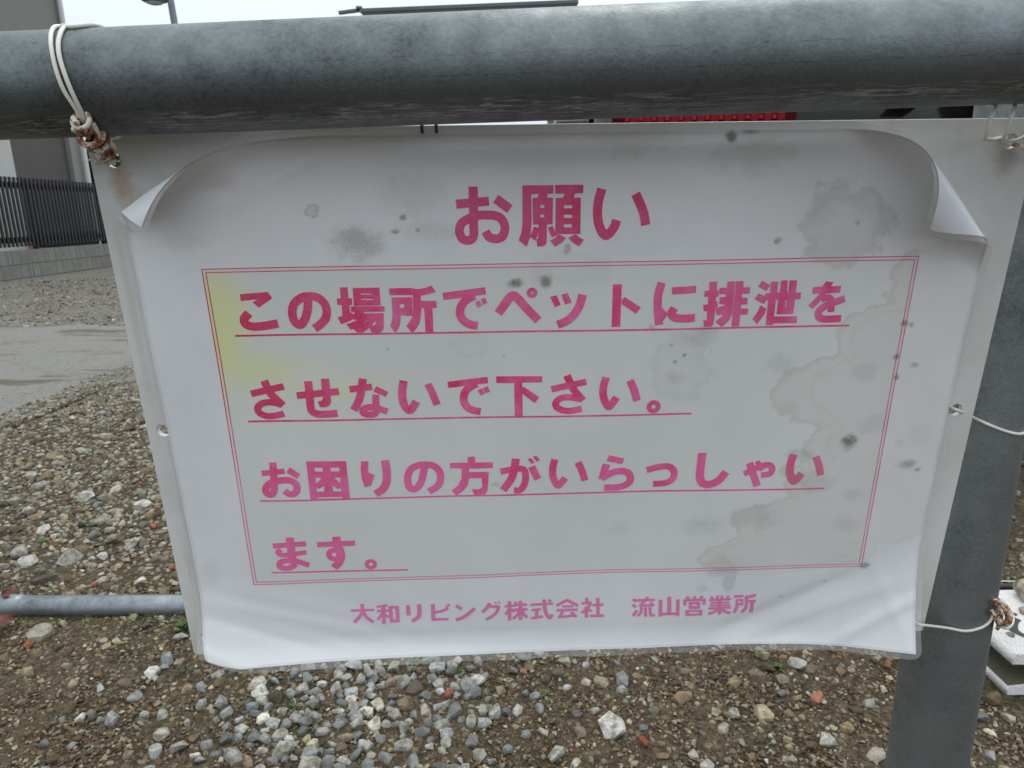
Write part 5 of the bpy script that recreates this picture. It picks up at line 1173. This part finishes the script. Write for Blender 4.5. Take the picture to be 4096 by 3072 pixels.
# creeping green along the foot of the pipe
V, F = [], []
def speck(x, y, s, zz):
    a = random.uniform(0, 6.28); b = len(V); z = hz1(x, y) + zz; e = random.uniform(-.4, .4) * s
    V.extend([(x + s * math.cos(a), y + s * math.sin(a), z + e), (x + s * .6 * math.cos(a + 1.6), y + s * .6 * math.sin(a + 1.6), z), (x - s * math.cos(a), y - s * math.sin(a), z - e * .5), (x + s * .6 * math.cos(a - 1.6), y + s * .6 * math.sin(a - 1.6), z)])
    F.append((b, b + 1, b + 2, b + 3))
for cx, cy, n, sd_ in [(-.95, 1.215, 150, .06), (-.80, 1.21, 120, .05), (-.68, 1.20, 90, .04), (-1.05, 1.33, 60, .1), (-.9, 1.5, 100, .2), (-1.2, 1.9, 160, .35), (-.7, 1.12, 70, .06), (-.33, .95, 50, .05), (-.25, .87, 30, .03), (-.5, .95, 60, .08), (.1, .9, 30, .1), (.3, .95, 30, .06), (-1.3, 2.4, 120, .4)]:
    for _ in range(n): speck(random.gauss(cx, sd_), random.gauss(cy, sd_ * .35 + .01), random.uniform(.0014, .0032), random.uniform(.003, .013))
tag(link('ground_cover', pydata('ground_cover', V, F), WEED), kind='stuff')

# ================================================================== BOUNDARY WALL OF CONCRETE BLOCKS AND FENCE (x = -7.3, running away)
WX = -7.3; WY0 = 6.4
t = NT('concrete_block_wall'); c = t.coord(); n1 = t.noise(c, 4, 4, .6); n2 = t.noise(c, 60, 4, .7); n3 = t.noise(t.mapping(c, (1, 9, .7)), 1, 4, .6)
oi = t.n.new('ShaderNodeObjectInfo')
col = t.mix(n2, (.17, .175, .16), (.26, .26, .235)); col = t.mix(t.mr(n3, .5, .62, 0, .55), col, (.10, .115, .065))
col = t.mix(t.mr(n1, .5, .65, 0, .5), col, (.13, .135, .095))
t.set(t.mix(t.mr(oi.outputs['Random'], 0, 1, 0, .25), col, (.12, .12, .11)), .95); t.bump(n2, .5, .004)
CBW = t.m
wall = empty('block_wall', 'low weathered grey concrete block wall carrying the black fence at the far left', 'wall', (WX, WY0, 0))
bme_ = box_me('block', 0, .15, 0, .793, 0, .193, .003); bme_.materials.append(CBW)
cap_ = box_me('mortar', .012, .138, 0, 13.2, -.1, .400); part('mortar', cap_, CBW, wall)
for row in range(2):
    for k in range(16):
        o = bpy.data.objects.new('block', bme_); C.objects.link(o); o.parent = wall
        o.location = (random.uniform(-.002, .002), k * .8 + (0 if row else -.4) + .4, .004 + row * .2)
fence = empty('picket_fence', 'black metal picket fence standing on the low block wall at the far left', 'fence', (WX + .075, WY0, .40))
FBLK = simple('fence_black', (.016, .016, .018), .45, .2, .25, 20)
pk = box_me('picket', -.011, .011, -.024, .024, .05, 1.04, .003); pk.materials.append(FBLK)
for k in range(148):
    o = bpy.data.objects.new('picket', pk); C.objects.link(o); o.parent = fence; o.location = (.022, .05 + k * .088, 0)
for z0, z1 in ((.885, .970), (.105, .190)):
    part('fence_rail', box_me('fence_rail', -.035, .008, 0, 13.2, z0, z1, .004), FBLK, fence)
fp = box_me('fence_post', -.05, .010, -.03, .03, -.02, 1.02, .004); fp.materials.append(FBLK)
for yy in (.3, 2.35, 4.30, 6.3, 8.3, 10.3, 12.3):
    o = bpy.data.objects.new('fence_post', fp); C.objects.link(o); o.parent = fence; o.location = (-.01, yy, 0)

# ================================================================== HOUSE AT THE FAR LEFT
HX = -8.9; HY1 = 15.05
house = empty('house', 'grey and white two-storey house with dark shutter behind the black fence', 'house', (HX, HY1, 0))
WHT = simple('pale_siding', (.47, .49, .46), .8, 0, .06, 3)
GRY = simple('grey_cladding', (.205, .20, .190), .85, 0, .06, 3)
part('wall', box_me('wall', -7, 0, -10.5, -2.1, 0, 3.0), WHT, house)
part('wall', box_me('wall', -7, 0, -.35, 0, 0, 3.0), simple('corner_siding', (.26, .26, .25), .85, 0, .06, 3), house)
part('upper_wall', box_me('upper_wall', -7, .02, -10.52, .02, 3.0, 6.6), GRY, house)
part('shutter_box', box_me('shutter_box', -7, -.12, -2.1, -.35, 0, 3.0), simple('shutter_back', (.06, .055, .05), .8), house)
slat = box_me('shutter_slat', -.12, -.085, -2.08, -.37, 0, .105, .004)
slat.materials.append(simple('shutter_bronze', (.085, .078, .070), .55, .2, .2, 6))
for k in range(26):
    o = bpy.data.objects.new('shutter_slat', slat); C.objects.link(o); o.parent = house; o.location = (0, 0, .44 + k * .112 * .88)
part('foundation', box_me('foundation', -6.9, .03, -2.2, -.1, 0, .43), simple('salmon_brick', (.36, .20, .13), .85, 0, .2, 12), house)
part('foundation', box_me('foundation', -6.9, .03, -10.5, -2.2, 0, .43), simple('white_base', (.55, .56, .54), .85, 0, .1, 5), house)
part('downpipe', pydata('downpipe', *tube([(.09, -.06, z) for z in (.2, 3, 6.5)], .05, 16)), simple('white_pvc', (.62, .63, .62), .5), house)
part('roof', box_me('roof', -7.4, .35, -10.9, .35, 6.6, 6.85), simple('roof_dark', (.06, .06, .065), .7), house)
part('planter', box_me('planter', .3, .6, -2.4, -.9, .35, .62), FBLK, house)

# hedge behind the fence, right of the house
hedge = empty('hedge', 'dark evergreen hedge between the house corner and the notice', 'hedge', (-9.3, 17.0, 0))
t = NT('leaf_dark'); oi = t.coord(); n1 = t.noise(oi, 3, 3, .6)
t.set(t.mix(n1, (.012, .020, .010), (.05, .075, .028)), .6)
LD = t.m
V, F = [], []
for _ in range(9000):
    x = random.uniform(-1.0, 1.0); y = random.uniform(-1.7, 9); z = random.uniform(.2, 2.5)
    bulge = 1 + .12 * math.sin(y * 3 + z * 4)
    if abs(x) > bulge * (1 - (z / 3.2) ** 4) or random.random() < (.75 if abs(x) < .7 and z < 2.2 else 0): continue
    s = random.uniform(.05, .11); a, b_, cz = (random.uniform(0, 6.28) for _ in range(3))
    M = Matrix.Rotation(a, 3, 'X') @ Matrix.Rotation(b_, 3, 'Z'); b = len(V)
    for q in ((-s, 0, 0), (0, -s * .5, 0), (s, 0, 0), (0, s * .5, 0)): V.append(Vector((x, y, z)) + M @ Vector(q))
    F.append((b, b + 1, b + 2, b + 3))
f_ = part('foliage', pydata('foliage', V, F), LD, hedge); f_['kind'] = 'stuff'
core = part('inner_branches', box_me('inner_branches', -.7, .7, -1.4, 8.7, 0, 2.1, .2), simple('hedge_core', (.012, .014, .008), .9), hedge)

# ================================================================== STREET LAMP, CARPORT ROOF, GATEPOST BEHIND
def at(px, py, y):
    d = ray(px, py); tt = y / d.y; return Vector((d.x * tt, y, H + d.z * tt))
lp = at(697, 85, 13.0)
lamp = empty('street_lamp', 'grey street lamp pole with a lamp head leaning left above the rail', 'street lamp', (lp.x, 13.0, 0))
ZL = simple('lamp_grey', (.22, .25, .27), .6, .2, .15, 4)
top = at(683, 4, 13.0) - lamp.location
part('pole', pydata('pole', *tube([(.15, 0, 0), (.08, 0, 2.4), (top.x, 0, top.z), (top.x - .03, 0, top.z + .22)], [.07, .06, .055, .05], 16)), ZL, lamp)
part('arm', pydata('arm', *tube(catmull([(top.x + .02, 0, top.z + .02), (top.x - .12, 0, top.z + .10), (top.x - .28, 0, top.z + .14)], 5), .035, 12)), ZL, lamp)
bm = bmesh.new(); bmesh.ops.create_uvsphere(bm, u_segments=24, v_segments=12, radius=1)
for v in bm.verts: v.co = Vector((v.co.x * .26, v.co.y * .14, v.co.z * .085))
me = bpy.data.meshes.new('lamp_head'); bm.to_mesh(me); bm.free()
hd = part('lamp_head', me, ZL, lamp, True); hd.location = at(622, -6, 13.0) - lamp.location
bm = bmesh.new(); bmesh.ops.create_uvsphere(bm, u_segments=24, v_segments=12, radius=1)
for v in bm.verts: v.co = Vector((v.co.x * .16, v.co.y * .10, v.co.z * .06))
me = bpy.data.meshes.new('lamp_glass'); bm.to_mesh(me); bm.free()
gl = part('lamp_glass', me, simple('lamp_glass', (.55, .6, .62), .15, 0, .05), lamp, True); gl.location = at(620, 6, 13.0) - lamp.location

cpo = empty('carport', 'flat dark-edged carport roof seen just above the rail near the centre', 'carport', (0, 9, 0))
CG = simple('carport_grey', (.12, .135, .15), .5, .2, .15, 3)
a_ = at(1440, 44, 9.0); b_ = at(2313, 8, 9.0)
def beam(p, q, w, h):
    p = Vector(p); q = Vector(q); d = (q - p); L = d.length
    me = box_me('b', 0, L, -w / 2, w / 2, -h / 2, h / 2, .004)
    x = d.normalized(); y = Vector((0, 0, 1)).cross(x).normalized(); z = x.cross(y)
    me.transform(Matrix(((x.x, y.x, z.x), (x.y, y.y, z.y), (x.z, y.z, z.z))).to_4x4()); me.transform(Matrix.Translation(p)); return me
o9 = Vector((0, 9, 0))
part('front_beam', beam(a_ - o9, b_ - o9, .06, .042), CG, cpo)
part('end_arm', beam(at(1355, 52, 9.0) - o9, at(1445, 40, 9.0) - o9, .05, .035), CG, cpo)
part('end_bracket', beam(at(1437, 46, 9.0) - o9, at(1437, 26, 9.0) - o9, .05, .07), CG, cpo)
rf = [a_ - o9 + Vector((0, .03, .0)), b_ - o9 + Vector((0, .03, 0)), b_ - o9 + Vector((0, 2.2, -.25)), a_ - o9 + Vector((0, 2.2, -.25))]
V = rf + [p + Vector((0, 0, .02)) for p in rf]
part('roof_sheet', pydata('roof_sheet', V, [(3, 2, 1, 0), (4, 5, 6, 7), (0, 1, 5, 4), (1, 2, 6, 5), (2, 3, 7, 6), (3, 0, 4, 7)]), simple('roof_sheet', (.34, .37, .40), .5, .1, .08, 3), cpo)
for pxx in (1560, 2200):
    q = at(pxx, 40, 9.0)
    part('post', box_me('post', q.x - .04, q.x + .04, -.04, .04, 0, q.z - .06), CG, cpo)

gp = at(2305, 487, 3.2)
gpost = empty('gatepost', 'pale concrete gatepost seen in the gap under the rail left of the red lamp', 'gatepost', (gp.x, 3.2, 0))
part('post_shaft', box_me('post_shaft', -.085, .085, -.08, .08, 0, gp.z - .01, .005), simple('pale_concrete', (.40, .41, .38), .85, 0, .25, 18), gpost)
part('post_cap', box_me('post_cap', -.092, .092, -.09, .09, gp.z - .01, gp.z + .03, .004), simple('cap_concrete', (.46, .46, .43), .85, 0, .2, 18), gpost)

# ================================================================== BLACK CAR PARKED BEHIND THE NOTICE, ITS REAR TOWARDS US
CY = 2.12
cl = at(2450, 480, CY); cr = 1.79; cxm = (cl.x + cr) / 2; hw = (cr - cl.x) / 2; lz = cl.z
car = empty('parked_car', 'black car parked behind the notice, red rear lamp showing in the gap under the rail', 'car', (cxm, CY, 0))
CARP = simple('black_car_paint', (.006, .006, .007), .16, 0, .1, 3, 0, .15)
CARP.node_tree.nodes['Principled BSDF'].inputs['Specular IOR Level'].default_value = .2
GLS = simple('dark_car_glass', (.02, .024, .028), .05, 0, .1)
TRIM = simple('black_trim', (.02, .02, .02), .6)
prof = [(0.03, .34), (0, .5), (.0, .95), (.03, 1.235), (.45, 1.30), (.85, 1.37), (1.8, 1.38), (2.1, 1.34), (2.65, 1.06), (3.25, 1.0), (3.38, .85), (3.4, .5), (3.3, .3), (.15, .26)]
bm = bmesh.new()
vs0 = [bm.verts.new((-hw, y, z)) for y, z in prof]; vs1 = [bm.verts.new((hw, y, z)) for y, z in prof]
k = len(prof)
for i in range(k): bm.faces.new((vs0[i], vs0[(i + 1) % k], vs1[(i + 1) % k], vs1[i]))
bm.faces.new(vs0[::-1]); bm.faces.new(vs1)
for v in bm.verts:
    if v.co.z > 1.15: v.co.x *= 1 - .10 * (v.co.z - 1.15) / .2
bmesh.ops.recalc_face_normals(bm, faces=bm.faces)
bmesh.ops.bevel(bm, geom=list(bm.edges), offset=.05, segments=3, affect='EDGES', clamp_overlap=True)
me = bpy.data.meshes.new('body'); bm.to_mesh(me); bm.free()
part('body', me, CARP, car, True)
part('bumper', box_me('bumper', -hw - .005, hw + .005, -.05, .14, .36, .60, .04), CARP, car, True)
# rear lamps: clear red lens in front of a bank of small reflector cells
t = NT('red_lens'); t.set((.20, .001, .004), .3, 0, .15, .1, .1); RL = t.m
t = NT('red_reflector'); t.set((.38, .006, .014), .4, 0, .2); RC = t.m
t = NT('lamp_housing'); t.set((.06, .001, .002), .5, 0, .1); RH = t.m
z0 = lz - .24; z1 = lz + .10
for sgn, xa, xb in ((-1, -hw - .004, -hw + .53), (1, hw - .42, hw + .004)):
    lens = part('tail_lamp', box_me('tail_lamp', xa, xb, -.030, .10, z0, z1, .012), RH, car)
    for r_ in range(9):
        zz = z0 + .02 + r_ * .0422
        part_me = None
        for k_ in range(int((xb - xa - .05) / .0385)):
            xx = xa + .035 + k_ * .0385
            if part_me is None:
                part_me = True
            if r_ in (5, 6, 4):
                o = link('reflector', box_me('reflector', xx, xx + .012, -.036, -.029, zz, zz + .012, .001) , RC, lens)
                o2 = link('lens_cell', box_me('lens_cell', xx + .0145, xx + .0375, -.0345, -.029, zz - .005, zz + .031, .002), RL, lens)
    if sgn < 0:
        pass
wme = bpy.data.meshes.new_from_object  # noqa
part('rear_window', pydata('rear_window', [(-hw * .84, .10, 1.262), (hw * .84, .10, 1.262), (hw * .80, .44, 1.312), (-hw * .80, .44, 1.312)], [(0, 1, 2, 3)]), GLS, car)
part('rear_glint_strip', box_me('rear_glint_strip', .07, .155, -.03, .02, lz + .020, lz + .028, .003), simple('chrome', (.6, .62, .65), .12, 1, .05), car)  # short chrome strip added to give a glint on the black rear
part('number_plate', box_me('number_plate', -.165, .165, -.062, -.052, .66, .825, .003), simple('plate_white', (.7, .7, .68), .4), car)
for sx_ in (-1, 1):
    for yy in (.62, 2.72):
        bm = bmesh.new(); bmesh.ops.create_cone(bm, cap_ends=True, segments=36, radius1=.28, radius2=.28, depth=.16)
        bmesh.ops.bevel(bm, geom=[e for e in bm.edges if len(e.link_faces) == 2 and abs(e.calc_face_angle()) > .8], offset=.03, segments=3, affect='EDGES')
        me = bpy.data.meshes.new('wheel'); bm.to_mesh(me); bm.free(); me.transform(Matrix.Rotation(math.pi / 2, 4, 'Y'))
        w_ = part('wheel', me, TRIM, car, True); w_.location = (sx_ * (hw - .06), yy, .28)
        bm = bmesh.new(); bmesh.ops.create_cone(bm, cap_ends=True, segments=24, radius1=.17, radius2=.15, depth=.02)
        me = bpy.data.meshes.new('rim'); bm.to_mesh(me); bm.free(); me.transform(Matrix.Rotation(math.pi / 2 * sx_, 4, 'Y'))
        r__ = link('rim', me, simple('rim_grey', (.35, .36, .37), .3, .8), w_); r__.location = (sx_ * .088, 0, 0)
    part('side_window', pydata('side_window', [(sx_ * hw * 1.002 * .985, .75, 1.1), (sx_ * hw * .988, 2.35, 1.1), (sx_ * hw * .93, 2.0, 1.30), (sx_ * hw * .93, .9, 1.30)], [(0, 1, 2, 3)]), GLS, car)
